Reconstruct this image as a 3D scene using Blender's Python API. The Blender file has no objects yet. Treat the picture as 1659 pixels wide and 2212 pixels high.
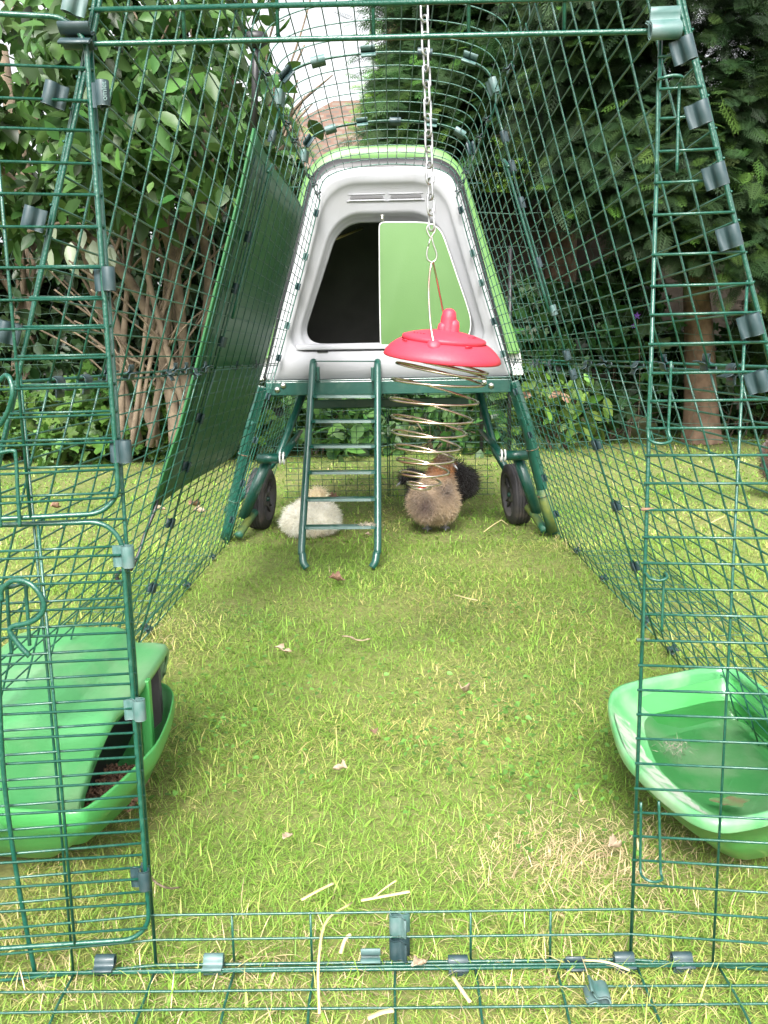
import bpy, bmesh, math, random
import numpy as np
from mathutils import Vector, Matrix
random.seed(7); rng = np.random.default_rng(7)
R = math.radians
SC = bpy.context.scene
COL = SC.collection

# ------------------------------------------------------------------ camera, sky, sun, exposure
H = 0.62                       # eye height
FPX = 1912.0; CX, CY = 829.5, 1106.0      # focal length and centre of a 1659 x 2212 frame
def cam_axes():
    a = np.array([843-CX, CY-769, -FPX]); a /= np.linalg.norm(a)
    r = R(1.1); x = np.array([math.cos(r), math.sin(r), 0]); x -= a*(x@a); x /= np.linalg.norm(x)
    return np.stack([x, a, np.cross(x, a)], 1)
CM = cam_axes()
cd = bpy.data.cameras.new('camera'); cam = bpy.data.objects.new('camera', cd); COL.objects.link(cam)
cam.matrix_world = Matrix.Translation((0, 0, H)) @ Matrix(CM.T.tolist()).to_4x4()
cd.sensor_fit = 'HORIZONTAL'; cd.sensor_width = 36.0; cd.lens = 36.0*FPX/1659.0
cd.clip_start = 0.02; cd.clip_end = 500
SC.camera = cam
SC.render.resolution_x = 768; SC.render.resolution_y = 1024

SUN_EL, SUN_AZ = 43, 186       # azimuth clockwise from +Y
w = bpy.data.worlds.new('World'); SC.world = w; w.use_nodes = True
nt = w.node_tree; nt.nodes.clear()
sky = nt.nodes.new('ShaderNodeTexSky'); sky.sky_type = 'NISHITA'; sky.sun_disc = False
sky.sun_elevation = R(SUN_EL); sky.sun_rotation = R(SUN_AZ); sky.dust_density = 6; sky.air_density = 1.0
hs = nt.nodes.new('ShaderNodeHueSaturation'); hs.inputs['Saturation'].default_value = 0.12
bg = nt.nodes.new('ShaderNodeBackground'); bg.inputs['Strength'].default_value = 0.15
wo = nt.nodes.new('ShaderNodeOutputWorld')
nt.links.new(sky.outputs[0], hs.inputs['Color']); nt.links.new(hs.outputs[0], bg.inputs['Color']); nt.links.new(bg.outputs[0], wo.inputs['Surface'])
sd = bpy.data.lights.new('sun', 'SUN'); sd.energy = 2.1; sd.angle = R(18); sd.color = (1, .965, .90)
sun = bpy.data.objects.new('sun', sd); COL.objects.link(sun)
az = R(SUN_AZ); el = R(SUN_EL)
sdir = Vector((math.sin(az)*math.cos(el), math.cos(az)*math.cos(el), math.sin(el)))
sun.rotation_euler = (-sdir).to_track_quat('-Z', 'Y').to_euler()
SC.view_settings.view_transform = 'Standard'; SC.view_settings.look = 'None'
SC.view_settings.exposure = 1.6; SC.view_settings.gamma = 1

# ------------------------------------------------------------------ survey helpers (photo reading -> metres in the garden)
def _ray(x, y): return CM.T @ np.array([x-CX, CY-y, -FPX])
def atY(x, y, Y):
    d = _ray(x, y); t = Y/d[1]; return np.array([0, 0, H]) + t*d
def atZ(x, y, Z):
    d = _ray(x, y); t = (Z-H)/d[2]; return np.array([0, 0, H]) + t*d

# ------------------------------------------------------------------ materials
def mat(name, col, rough=.5, metal=0, noise=0, nscale=20, col2=None, bump=0, bscale=60, spec=.5, attr=False, trans=0, coat=0, sheen=0, lo=.35, hi=.65, detail=6):
    m = bpy.data.materials.new(name); m.use_nodes = True
    n = m.node_tree.nodes; L = m.node_tree.links
    b = n['Principled BSDF']
    b.inputs['Base Color'].default_value = (*col, 1); b.inputs['Roughness'].default_value = rough
    b.inputs['Metallic'].default_value = metal; b.inputs['Specular IOR Level'].default_value = spec
    b.inputs['Coat Weight'].default_value = coat
    if sheen: b.inputs['Sheen Weight'].default_value = sheen
    tc = n.new('ShaderNodeTexCoord')
    src = None
    if attr:
        a = n.new('ShaderNodeAttribute'); a.attribute_name = 'Col'; src = a.outputs['Color']
    if col2 is not None:
        nz = n.new('ShaderNodeTexNoise'); nz.inputs['Scale'].default_value = nscale; nz.inputs['Detail'].default_value = detail
        L.new(tc.outputs['Object'], nz.inputs['Vector'])
        mr = n.new('ShaderNodeMapRange'); mr.inputs['From Min'].default_value = lo; mr.inputs['From Max'].default_value = hi
        L.new(nz.outputs['Fac'], mr.inputs['Value'])
        mx = n.new('ShaderNodeMix'); mx.data_type = 'RGBA'
        mx.inputs[6].default_value = (*col, 1); mx.inputs[7].default_value = (*col2, 1)
        L.new(mr.outputs[0], mx.inputs[0]); 
        if src is not None: L.new(src, mx.inputs[6])
        src = mx.outputs[2]
    if src is not None: L.new(src, b.inputs['Base Color'])
    if bump:
        nb = n.new('ShaderNodeTexNoise'); nb.inputs['Scale'].default_value = bscale; nb.inputs['Detail'].default_value = 5
        L.new(tc.outputs['Object'], nb.inputs['Vector'])
        bp = n.new('ShaderNodeBump'); bp.inputs['Strength'].default_value = bump; bp.inputs['Distance'].default_value = .004
        L.new(nb.outputs['Fac'], bp.inputs['Height']); L.new(bp.outputs[0], b.inputs['Normal'])
    if trans:
        tb = n.new('ShaderNodeBsdfTranslucent'); ms = n.new('ShaderNodeMixShader'); ms.inputs[0].default_value = trans
        if src is not None: L.new(src, tb.inputs['Color'])
        else: tb.inputs['Color'].default_value = (*col, 1)
        L.new(b.outputs[0], ms.inputs[1]); L.new(tb.outputs[0], ms.inputs[2]); L.new(ms.outputs[0], n['Material Output'].inputs['Surface'])
    return m
M = {}
M['wire'] = mat('green_wire', (.004, .060, .040), .34, col2=(.022, .09, .062), nscale=130, lo=.5, hi=.72, bump=.25, bscale=400, coat=.25)
M['wire_rust'] = mat('rusty_wire', (.20, .085, .045), .8, col2=(.02, .12, .095), nscale=70)
M['clip'] = mat('clip_plastic', (.012, .034, .040), .55, col2=(.04, .062, .07), nscale=90, lo=.45, hi=.8, coat=.15)
M['clip_pale'] = mat('clip_pale', (.04, .105, .095), .5, col2=(.10, .15, .15), nscale=60)  # lighter clip tone; stands in for sky light on the roof clips
M['frame'] = mat('frame_paint', (.004, .055, .040), .36, col2=(.035, .09, .065), nscale=35, lo=.55, hi=.8, bump=.1, bscale=150, coat=.3)
M['algae'] = mat('frame_paint_algae', (.012, .075, .045), .6, col2=(.12, .15, .03), nscale=14, lo=.4, hi=.6, bump=.3)
M['grey'] = mat('grey_plastic', (.30, .305, .325), .72, col2=(.28, .28, .29), nscale=9, lo=.4, hi=.9, bump=.05, bscale=200)
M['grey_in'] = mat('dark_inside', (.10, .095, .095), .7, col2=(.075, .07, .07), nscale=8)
M['lime'] = mat('lime_plastic', (.070, .155, .040), .62, col2=(.066, .145, .038), nscale=5, bump=.06, bscale=250)
M['lime2'] = mat('lime_cover', (.088, .20, .052), .4, col2=(.08, .18, .047), nscale=6)
M['white_pl'] = mat('white_edging', (.55, .56, .55), .4)
M['black'] = mat('black_plastic', (.012, .012, .014), .5)
M['tyre'] = mat('tyre_rubber', (.035, .033, .037), .7, col2=(.09, .075, .068), nscale=25, lo=.5, hi=.75, bump=.3, bscale=120)
M['rim'] = mat('rim_plastic', (.055, .055, .06), .55, col2=(.09, .085, .08), nscale=20)
M['steel'] = mat('zinc_steel', (.62, .62, .60), .28, 1.0, col2=(.42, .41, .38), nscale=60)
M['zinc'] = mat('zinc_chain', (.50, .51, .52), .36, .8, col2=(.3, .3, .3), nscale=80)
M['coil'] = mat('coil_steel', (.58, .50, .42), .24, 1.0, col2=(.36, .20, .13), nscale=18, lo=.45, hi=.68)
M['red'] = mat('red_plastic', (.58, .028, .055), .5, col2=(.52, .035, .06), nscale=12, bump=.12, bscale=300, spec=.45)
M['red_print'] = mat('red_debossed_print', (.38, .008, .03), .5)
M['bright'] = mat('green_trough_plastic', (.05, .25, .065), .33, col2=(.055, .28, .075), nscale=7, bump=.05, bscale=200, coat=.2)
M['sheet'] = mat('green_shade_sheet', (.010, .085, .026), .38, col2=(.026, .12, .045), nscale=4, lo=.3, hi=.75, bump=.08, bscale=90, trans=.12)
M['sheet_edge'] = mat('shade_sheet_edge', (.015, .10, .03), .5)
M['bark'] = mat('bark', (.085, .062, .042), .9, col2=(.165, .125, .085), nscale=18, bump=1, bscale=50)
M['bark2'] = mat('conifer_bark', (.09, .055, .035), .9, col2=(.20, .13, .085), nscale=14, bump=1, bscale=40)
M['leaf'] = mat('leaf', (.05, .12, .02), .45, attr=True, trans=.38, spec=.4)
M['needle'] = mat('needle', (.03, .08, .02), .6, attr=True, trans=.2, spec=.25)
M['grass'] = mat('grass_blade', (.1, .2, .03), .55, attr=True, trans=.28, spec=.3)
M['straw'] = mat('straw', (.46, .36, .15), .6, col2=(.52, .44, .25), nscale=30)
M['deadleaf'] = mat('dead_leaf', (.13, .065, .04), .75, col2=(.24, .15, .10), nscale=60, bump=.5, bscale=120)
M['deadpale'] = mat('pale_dead_leaf', (.36, .28, .20), .75, col2=(.26, .18, .12), nscale=60, bump=.5, bscale=120)
M['wood'] = mat('fence_wood', (.045, .035, .026), .85, col2=(.08, .062, .048), nscale=12, bump=.6, bscale=40)
M['pellet'] = mat('feed_pellets', (.12, .065, .04), .85, attr=True)
M['net'] = mat('netting_wire', (.02, .06, .04), .5)
M['feather'] = mat('feather', (.8, .8, .7), .85, attr=True, trans=.38, sheen=.5, spec=.15)
M['skin'] = mat('hen_skin', (.10, .10, .11), .6, col2=(.2, .2, .21), nscale=60)
M['eye'] = mat('hen_eye', (.005, .004, .004), .1)
M['beak'] = mat('hen_beak', (.30, .31, .33), .35)
M['brick'] = mat('house_wall', (.25, .21, .16), .9, col2=(.2, .17, .13), nscale=3)
M['white_wood'] = mat('white_gutter', (.75, .75, .72), .5)

# ------------------------------------------------------------------ mesh builder
ORG = {}
class MB:
    def __init__(s): s.v = []; s.f = []; s.n = 0; s.c = []
    def add(s, V, F, c=None):
        V = np.asarray(V, float).reshape(-1, 3); o = s.n
        s.v.append(V); s.f += [tuple(int(i)+o for i in f) for f in F]; s.n += len(V)
        s.c.append(np.tile(np.array(c if c is not None else (1, 1, 1)), (len(V), 1)) if c is None or np.ndim(c) == 1 else np.asarray(c))
        return s
    def tube(s, P, r, n=6, cap=True, closed=False, c=None, flat=1.0):
        P = np.asarray(P, float); k = len(P)
        rr = np.full(k, r) if np.ndim(r) == 0 else np.asarray(r, float)
        if closed: T = np.roll(P, -1, 0)-np.roll(P, 1, 0)
        else: T = np.gradient(P, axis=0)
        T /= np.linalg.norm(T, axis=1)[:, None]+1e-12
        u = np.cross(T[0], (0, 0, 1.0)); 
        if np.linalg.norm(u) < .1: u = np.cross(T[0], (1.0, 0, 0))
        u /= np.linalg.norm(u); V = []
        for i in range(k):
            u = u-T[i]*(u@T[i]); u /= np.linalg.norm(u); b = np.cross(T[i], u)
            for j in range(n):
                a = 2*math.pi*j/n; V.append(P[i]+rr[i]*(math.cos(a)*u+flat*math.sin(a)*b))
        F = []
        for i in range(k if closed else k-1):
            i2 = (i+1) % k
            for j in range(n): F.append((i*n+j, i*n+(j+1) % n, i2*n+(j+1) % n, i2*n+j))
        if cap and not closed: F.append(tuple(range(n-1, -1, -1))); F.append(tuple((k-1)*n+j for j in range(n)))
        return s.add(V, F, c)
    def box(s, a, b, c=None):
        x0, y0, z0 = a; x1, y1, z1 = b
        V = [(x, y, z) for x in (x0, x1) for y in (y0, y1) for z in (z0, z1)]
        return s.add(V, [(0, 1, 3, 2), (4, 6, 7, 5), (0, 4, 5, 1), (2, 3, 7, 6), (0, 2, 6, 4), (1, 5, 7, 3)], c)
    def loft(s, rings, closed=True, cap0=False, cap1=False, c=None):
        n = len(rings[0]); V = np.concatenate([np.asarray(r, float) for r in rings]); F = []
        for i in range(len(rings)-1):
            for j in range(n if closed else n-1):
                F.append((i*n+j, i*n+(j+1) % n, (i+1)*n+(j+1) % n, (i+1)*n+j))
        if cap0: F.append(tuple(range(n-1, -1, -1)))
        if cap1: F.append(tuple((len(rings)-1)*n+j for j in range(n)))
        return s.add(V, F, c)
    def lathe(s, prof, n=48, cen=(0, 0, 0), axis=None, c=None):
        Q = np.eye(3) if axis is None else axis
        rings = []
        for r_, z in prof:
            a = np.arange(n)*2*math.pi/n
            rings.append(np.stack([r_*np.cos(a), r_*np.sin(a), np.full(n, z)], 1)@Q.T+np.asarray(cen))
        return s.loft(rings, c=c)
    def build(s, name, m, parent=None, smooth=True, origin=None, solid=None, subd=0, bevel=0):
        V = np.concatenate(s.v) if s.v else np.zeros((0, 3))
        org = np.array(origin if origin is not None else (0, 0, 0), float)
        if parent is not None: porg = ORG[parent.name]
        else: porg = np.zeros(3)
        if origin is None and parent is not None: org = porg.copy()
        me = bpy.data.meshes.new(name); me.from_pydata((V-org).tolist(), [], s.f)
        if any(np.ptp(c_, axis=0).any() or (c_[0] != 1).any() for c_ in s.c if len(c_)):
            ca = me.color_attributes.new('Col', 'FLOAT_COLOR', 'POINT')
            C4 = np.ones((len(V), 4), np.float32); C4[:, :3] = np.concatenate(s.c); ca.data.foreach_set('color', C4.ravel())
        if smooth: me.polygons.foreach_set('use_smooth', [True]*len(me.polygons))
        ms = m if isinstance(m, (list, tuple)) else [m]
        for q in ms: me.materials.append(q)
        me.update()
        o = bpy.data.objects.new(name, me); COL.objects.link(o)
        o.location = tuple(org-porg)
        if parent is not None: o.parent = parent
        ORG[o.name] = org
        if solid: md = o.modifiers.new('s', 'SOLIDIFY'); md.thickness = solid; md.offset = 0
        if bevel: md = o.modifiers.new('b', 'BEVEL'); md.width = bevel; md.segments = 2; md.limit_method = 'ANGLE'
        if subd: md = o.modifiers.new('d', 'SUBSURF'); md.levels = subd; md.render_levels = subd
        return o
def tag(o, label=None, cat=None, group=None, kind=None):
    if label: o['label'] = label
    if cat: o['category'] = cat
    if group: o['group'] = group
    if kind: o['kind'] = kind
    return o
def empty(name, loc, label, cat, group=None):
    o = bpy.data.objects.new(name, None); COL.objects.link(o); o.location = tuple(loc); o.empty_display_size = .05
    ORG[o.name] = np.array(loc, float); return tag(o, label, cat, group)
def scatter(TV, TF, O, RM, S, C, name, m, parent=None, weights=None, origin=None):
    """many small leaves or blades in one mesh; TV (t,3) template or (k,t,3) variants"""
    TV = np.asarray(TV, float); N = len(O)
    if TV.ndim == 3: base = TV[rng.integers(0, len(TV), N)]
    else: base = np.broadcast_to(TV, (N,)+TV.shape)
    S = np.asarray(S, float); S = S[:, None, None] if S.ndim == 1 else S[:, None, :]
    V = np.einsum('nij,ntj->nti', RM, base*S)+O[:, None, :]
    t = V.shape[1]; V = V.reshape(-1, 3)
    if parent is not None: org = ORG[parent.name]
    else: org = np.zeros(3) if origin is None else np.array(origin)
    TFa = [np.array(f) for f in TF]; loops = np.concatenate(TFa); lens = np.array([len(f) for f in TFa])
    allloops = (loops[None, :]+(np.arange(N)*t)[:, None]).ravel(); alll = np.tile(lens, N)
    me = bpy.data.meshes.new(name); me.vertices.add(len(V)); me.vertices.foreach_set('co', (V-org).ravel())
    me.loops.add(len(allloops)); me.loops.foreach_set('vertex_index', allloops.astype(np.int32))
    me.polygons.add(len(alll)); st = np.concatenate([[0], np.cumsum(alll)[:-1]]).astype(np.int32)
    me.polygons.foreach_set('loop_start', st)
    try: me.polygons.foreach_set('loop_total', alll.astype(np.int32))
    except Exception: pass
    me.update(calc_edges=True); me.validate()
    ca = me.color_attributes.new('Col', 'FLOAT_COLOR', 'POINT')
    C4 = np.ones((N, t, 4), np.float32); C4[:, :, :3] = C[:, None, :]; ca.data.foreach_set('color', C4.ravel())
    me.materials.append(m)
    o = bpy.data.objects.new(name, me); COL.objects.link(o)
    if parent is not None: o.parent = parent
    else: o.location = tuple(org)
    ORG[o.name] = org
    return o
def frames(d, up):
    """rotation matrices whose local +Y runs along d and +Z near up"""
    d = d/np.linalg.norm(d, axis=1)[:, None]
    x = np.cross(d, up); x /= np.linalg.norm(x, axis=1)[:, None]+1e-9
    z = np.cross(x, d); return np.stack([x, d, z], 2)
def rdir(n): 
    v = rng.normal(size=(n, 3)); return v/np.linalg.norm(v, axis=1)[:, None]
def vnoise(P, s, seed=0):
    r = np.random.default_rng(seed); out = np.zeros(len(P))
    for k in range(6):
        q = r.normal(size=P.shape[1])*s*(1+.5*k); out += np.sin(P@q+r.uniform(0, 6.28))/(1+.45*k)
    return out/2.2
def inter(a, b, n): return [np.asarray(a)+(np.asarray(b)-np.asarray(a))*t for t in np.linspace(0, 1, n)]
def smoothline(P, n=40, closed=False):
    P = np.asarray(P, float)
    if closed: P = np.vstack([P[-1], P, P[0], P[1]])
    else: P = np.vstack([2*P[0]-P[1], P, 2*P[-1]-P[-2]])
    out = []; m = len(P)-3
    for t in np.linspace(0, m, n, endpoint=not closed):
        i = min(int(t), m-1); u = t-i; a, b, c, d = P[i:i+4]
        out.append(.5*((2*b)+(-a+c)*u+(2*a-5*b+4*c-d)*u*u+(-a+3*b-3*c+d)*u**3))
    return np.array(out)

# ------------------------------------------------------------------ ground
def lawnpatch(P):
    return vnoise(P, 2.6, 3)*.6+vnoise(P, 8, 4)*.4
def ground():
    mb = MB()
    mb.add([(-60, -6, -.004), (60, -6, -.004), (60, 80, -.004), (-60, 80, -.004)], [(0, 1, 2, 3)])
    g = mat('lawn_soil', (.15, .20, .04), .95, col2=(.32, .30, .10), nscale=2.2, bump=1, bscale=25, lo=.35, hi=.7)
    n = g.node_tree.nodes; L = g.node_tree.links
    b = n['Principled BSDF']; mx = [q for q in n if q.type == 'MIX'][0]; tc = [q for q in n if q.type == 'TEX_COORD'][0]
    n2 = n.new('ShaderNodeTexNoise'); n2.inputs['Scale'].default_value = 90; n2.inputs['Detail'].default_value = 6
    L.new(tc.outputs['Object'], n2.inputs['Vector'])
    m2 = n.new('ShaderNodeMix'); m2.data_type = 'RGBA'; m2.inputs[6].default_value = (.035, .045, .012, 1)
    L.new(n2.outputs['Fac'], m2.inputs[0]); L.new(mx.outputs[2], m2.inputs[7]); L.new(m2.outputs[2], b.inputs['Base Color'])
    tag(mb.build('ground', g), kind='structure')
ground()

def grass():
    O = []; S = []
    def band(y0, y1, x0, x1, dens, w):
        n = int((y1-y0)*(x1-x0)*dens)
        p = np.stack([rng.uniform(x0, x1, n), rng.uniform(y0, y1, n)], 1)
        O.append(p); S.append(np.full(n, w))
    band(.45, 1.1, -.75, .75, 98000, .44)
    band(.45, 1.25, -.75, .75, 1500, 1.25)
    band(1.1, 1.8, -1.05, 1.05, 66000, .50)
    band(1.8, 2.9, -1.6, 1.6, 38000, .68)
    band(2.9, 4.2, -2.3, 2.3, 11000, 1.35)
    band(4.2, 6.8, -3.6, 3.6, 3000, 2.5)
    P = np.concatenate(O); W = np.concatenate(S)
    keep = ~((P[:, 1] > .93) & (P[:, 1] < 1.30) & ((P[:, 0] > .46) | (P[:, 0] < -.47)))
    P = P[keep]; W = W[keep]; n = len(P)
    TVs = []; ns = 3
    for k in range(10):
        r = random.Random(k); bend = r.uniform(.3, 1.9); tw = r.uniform(-.4, .4); wd = r.uniform(.8, 1.25)
        pts = [];  a = r.uniform(.0, .35); y = z = 0
        for i in range(ns+1):
            t = i/ns; wv = .040*wd*(1-t**2.2)+.002
            pts += [(-wv+tw*t*.15, y, z), (wv+tw*t*.15, y, z)]
            a += bend/ns*.9; y += math.sin(a)/ns; z += math.cos(a)/ns
        TVs.append(pts)
    TV = np.array(TVs)
    TF = [(0, 1, 3, 2), (2, 3, 5, 4), (4, 5, 7, 6)]
    th = rng.uniform(0, 2*math.pi, n)+vnoise(P, 14, 9)*1.2
    lean = np.clip(rng.normal(.72, .42, n), 0, 1.45)
    d = np.stack([np.cos(th), np.sin(th), np.zeros(n)], 1)
    up = np.stack([np.cos(th)*np.sin(lean), np.sin(th)*np.sin(lean), np.cos(lean)], 1)
    x = np.cross(d, up); x /= np.linalg.norm(x, axis=1)[:, None]; y = np.cross(up, x)
    RM = np.stack([x, y, up], 2)
    ln = np.clip(rng.gamma(5, .0033, n), .008, .040)*(1+.3*vnoise(P, 9, 11))
    ln = np.clip(ln, .008, .046)
    # grass runs longer and greener against the wire and round the coop
    far = np.clip((P[:, 1]-2.4)/1.2, 0, 1)
    dry = lawnpatch(P)*.80+rng.normal(0, .40, n)-.02-far*.30-.10*np.exp(-((P[:, 1]-2.35)/.45)**2)
    green = np.array([.105, .25, .028]); lime = np.array([.25, .40, .065]); yel = np.array([.58, .53, .19]); tan = np.array([.66, .52, .31])
    t1 = np.clip(rng.uniform(0, 1, n)+.22*(1-far), 0, 1)[:, None]
    C = green*(1-t1)+lime*t1
    k1 = np.clip((dry-.15)*1.4, 0, 1)[:, None]; C = C*(1-k1)+yel*k1
    k2 = np.clip((dry-.75)*2.0, 0, 1)[:, None]; C = C*(1-k2)+tan*k2
    # bleached patch at the near right and threadbare moss patch in the middle
    for (cx, cy, rx, ry, amt, colr) in ((.24, 1.02, .13, .10, .75, tan), (.02, 1.42, .30, .12, .30, yel), (-.14, .80, .3, .07, .3, tan), (.25, 2.15, .22, .2, .35, yel)):
        g = np.exp(-((P[:, 0]-cx)/rx)**2-((P[:, 1]-cy)/ry)**2)*amt
        sel = (rng.uniform(size=n) < g)[:, None]; C = np.where(sel, colr*rng.uniform(.75, 1.1, (n, 1)), C)
    C = C*rng.uniform(.6, 1.2, (n, 1))
    O3 = np.concatenate([P, np.full((n, 1), -.002)], 1)
    o = scatter(TV, TF, O3, RM, np.stack([ln*W*.95*(.035/np.maximum(ln, .02))**.35, ln, ln], 1), C, 'lawn_grass', M['grass'])
    tag(o, 'short patchy green and yellow grass of the lawn', 'grass', kind='stuff')
    # clover and daisy rosettes low in the sward
    n = 1500
    P = np.stack([rng.uniform(-.55, .55, n*3), rng.uniform(.95, 2.1, n*3)], 1)
    m = (vnoise(P, 4.5, 21)+rng.normal(0, .35, n*3)) > .35; P = P[m][:n]; n = len(P)
    a = np.linspace(0, 2*math.pi, 8, endpoint=False)
    TVc = [(0, .45, 0)]+[(.34*math.sin(q)*(1+.3*math.cos(3*q)), .5-.5*math.cos(q), .12*abs(math.sin(q))) for q in a]
    TFc = [(0, i+1, (i+1) % 8+1) for i in range(8)]
    th = rng.uniform(0, 6.28, n); d = np.stack([np.cos(th), np.sin(th), rng.uniform(-.1, .5, n)], 1)
    up = np.tile([0, 0, 1.], (n, 1))+rng.normal(0, .25, (n, 3))
    O3 = np.concatenate([P, rng.uniform(.014, .034, (n, 1))], 1)
    C = np.array([.085, .19, .035])*rng.uniform(.6, 1.5, (n, 1))
    o = scatter(TVc, TFc, O3, frames(d, up), rng.uniform(.006, .012, n), C, 'clover', M['grass'])
    tag(o, 'small round clover leaves spread through the lawn', 'clover', kind='stuff')
grass()

# ------------------------------------------------------------------ the wire run
Y0, PY = .816, .0853
Y1, Y2, Y3 = Y0+12*PY, Y0+18*PY, Y0+24*PY
XC = .002
WZ = [(0, .567), (.6, .364), (.9, .270), (1.10, .213)]
def wall_w(z, y=9.): return float(np.interp(z, [a for a, b in WZ], [b for a, b in WZ]))*(.955+.045*min(1., max(0., (y-Y0)/(Y1-Y0))))
CAPP = [(-.213, 1.10), (-.209, 1.135), (-.19, 1.166), (-.145, 1.186), (-.08, 1.197), (0, 1.202), (.08, 1.198), (.145, 1.187), (.19, 1.167), (.209, 1.136), (.213, 1.10)]
run = empty('chicken_run', (0, Y0, 0), 'long A-shaped green wire mesh chicken run with its doors folded open', 'chicken run')
RW, RF = .00115, .0018
def jit(s=.0006): return rng.normal(0, s, 3)
def wirebar(mb, a, b, r=RW, n=6, ext=0, wob=0):
    a = np.asarray(a, float); b = np.asarray(b, float); d = (b-a)/np.linalg.norm(b-a)
    a = a-d*ext; b = b+d*ext
    if wob:
        P = np.array(inter(a, b, 7)); P[1:-1] += rng.normal(0, wob, (5, 3)); P = smoothline(P, 13)
    else: P = [a, b]
    mb.tube(P, r, n)
# side panels: 2 bays x lower/upper x 2 sides
def side_panel(s, ya, yb, z0, z1, ncell, r=RW):
    mb = MB()
    L = math.hypot(z1-z0, wall_w(z0)-wall_w(z1))
    nr = max(2, int(round(L/.0268)))
    zs = np.linspace(z0, z1, nr+1); ins = .003
    for i, z in enumerate(zs):
        edge = i in (0, nr)
        x = XC+s*wall_w(z, ya); xb_ = XC+s*wall_w(z, yb); dz = .003 if i == 0 else (-.003 if edge else 0)
        j = rng.normal(0, .0006)
        wirebar(mb, (x, ya+ins, z+dz+j), (xb_, yb-ins, z+dz+j+rng.normal(0, .001)), RF if edge else r, ext=.002, wob=0 if edge else .0004)
    for k in range(ncell+1):
        edge = k in (0, ncell); y = ya+(yb-ya)*k/ncell+(ins if k == 0 else -ins if edge else rng.normal(0, .0008))
        P = [np.array((XC+s*(wall_w(z, y)-.0024), y, z)) for z in np.linspace(z0, z1, 8)]
        mb.tube(P, RF*1.15 if edge else r*1.12, 6)
    return mb.build('side_panel', M['wire'], run)
for s in (-1, 1):
    for ya, yb in ((Y0, Y1), (Y1, Y3)):
        side_panel(s, ya, yb, .004, .6, 12); side_panel(s, ya, yb, .6, 1.10, 12)
    side_panel(s, Y3+.06, 3.9, .004, .50, 10)
def roof_panel(ya, yb, ncell):
    mb = MB(); cp = smoothline([(x, 0, z) for x, z in CAPP], 60)
    seg = np.r_[0, np.cumsum(np.linalg.norm(np.diff(cp, axis=0), axis=1))]
    nl = int(round(seg[-1]/.0272))
    for i in range(nl+1):
        t = seg[-1]*i/nl; x = np.interp(t, seg, cp[:, 0])+XC; z = np.interp(t, seg, cp[:, 2])
        edge = i in (0, nl)
        wirebar(mb, (x, ya+.003, z), (x, yb-.003, z), RF if edge else RW, wob=0 if edge else .0005)
    for k in range(ncell+1):
        edge = k in (0, ncell); y = ya+(yb-ya)*k/ncell+(.003 if k == 0 else -.003 if edge else 0)
        P = cp+np.array((XC, y, -.0024)); sag = rng.normal(0, .0007)
        P[:, 2] += sag*np.cos(P[:, 0]*7)
        mb.tube(P, RF*1.1 if edge else RW*1.05, 6)
    return mb.build('roof_panel', M['wire'], run)
roof_panel(Y0, Y1, 12); roof_panel(Y1, Y2, 6); roof_panel(Y2, Y3, 6)
# front panel with the tall opening
OL, OR_ = -.2515, .2335
ROWS = [.006, .035, .063, .0905, .1175, .1435, .169, .1945, .221, .247, .272, .297, .322, .347, .373, .398, .423, .448, .474, .499, .525, .55, .575, .6, .626, .652, .677, .704, .738, .765, .791, .818, .842, .868]
def fx(z): return wall_w(z, Y0)-.007
def fy(x):   # the outer strips bend a little towards the viewer
    return Y0-.13*max(0, abs(x-(OL+OR_)/2)-.2425)
def fbar(mb, xa, xb, z, r, dy=0):
    xs = [xa]+[q for q in (OL, OR_) if xa < q < xb]+[xb]
    mb.tube([(q, fy(q)+dy, z) for q in xs], r, 7)
fp = MB()
for i, z in enumerate(ROWS):
    r = RF if i in (0,) else RW*1.12
    if i < 3: fbar(fp, -fx(z)-.008, fx(z)+.008, z, r)
    else:
        fbar(fp, -fx(z)-.003, OL, z, r); fbar(fp, OR_, fx(z)+.003, z, r)
for z, r in ((.8885, .0024), (.9155, .0023), (.944, .0013), (.97, .0015), (.996, .0015)): fbar(fp, -fx(z), fx(z), z, r)
VX = [-.5, -.418, -.335, OL-.0015, -.172, -.0915, -.0095, .072, .1535, OR_+.0025, .3165, .397, .48]
for x in VX:
    inside = OL < x < OR_
    zt = 1.12
    # height of the sloping outer frame at this x
    zz = np.linspace(0, 1.1, 200); ok = zz[[fx(q) >= abs(x) for q in zz]]; zt = ok.max() if len(ok) else 0
    wv = fy(x)+.0024
    if inside: fp.tube([(x, wv, .004), (x, wv, .063)], RW*1.15, 6); fp.tube([(x, wv, .888), (x, wv, min(zt, 1.0))], .0018, 6)
    else:
        top = min(zt, .888) if x in (VX[3], VX[9]) else zt
        fp.tube([(x, wv, .004), (x+rng.normal(0, .001), wv, top/2), (x, wv, top)], .0019 if x in (VX[3], VX[9]) else RW*1.2, 6)
for s in (-1, 1):
    for off in (0,):
        P = [(s*(fx(z)-off)+XC, fy(s*fx(z))+.002+off*.6, z) for z in np.linspace(.004, 1.09, 30)]
        fp.tube(P, .0021 if off == 0 else .0017, 7)
front = fp.build('front_panel', M['wire'], run)
# rust at a few weld tips
for z in (.4745, .3475):
    rb = MB(); rb.tube([(OR_-.002, fy(OR_)-.0002, z), (OR_+.010, fy(OR_), z)], RW*1.5, 6); rb.build('rust_spot', M['wire_rust'], run)
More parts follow.
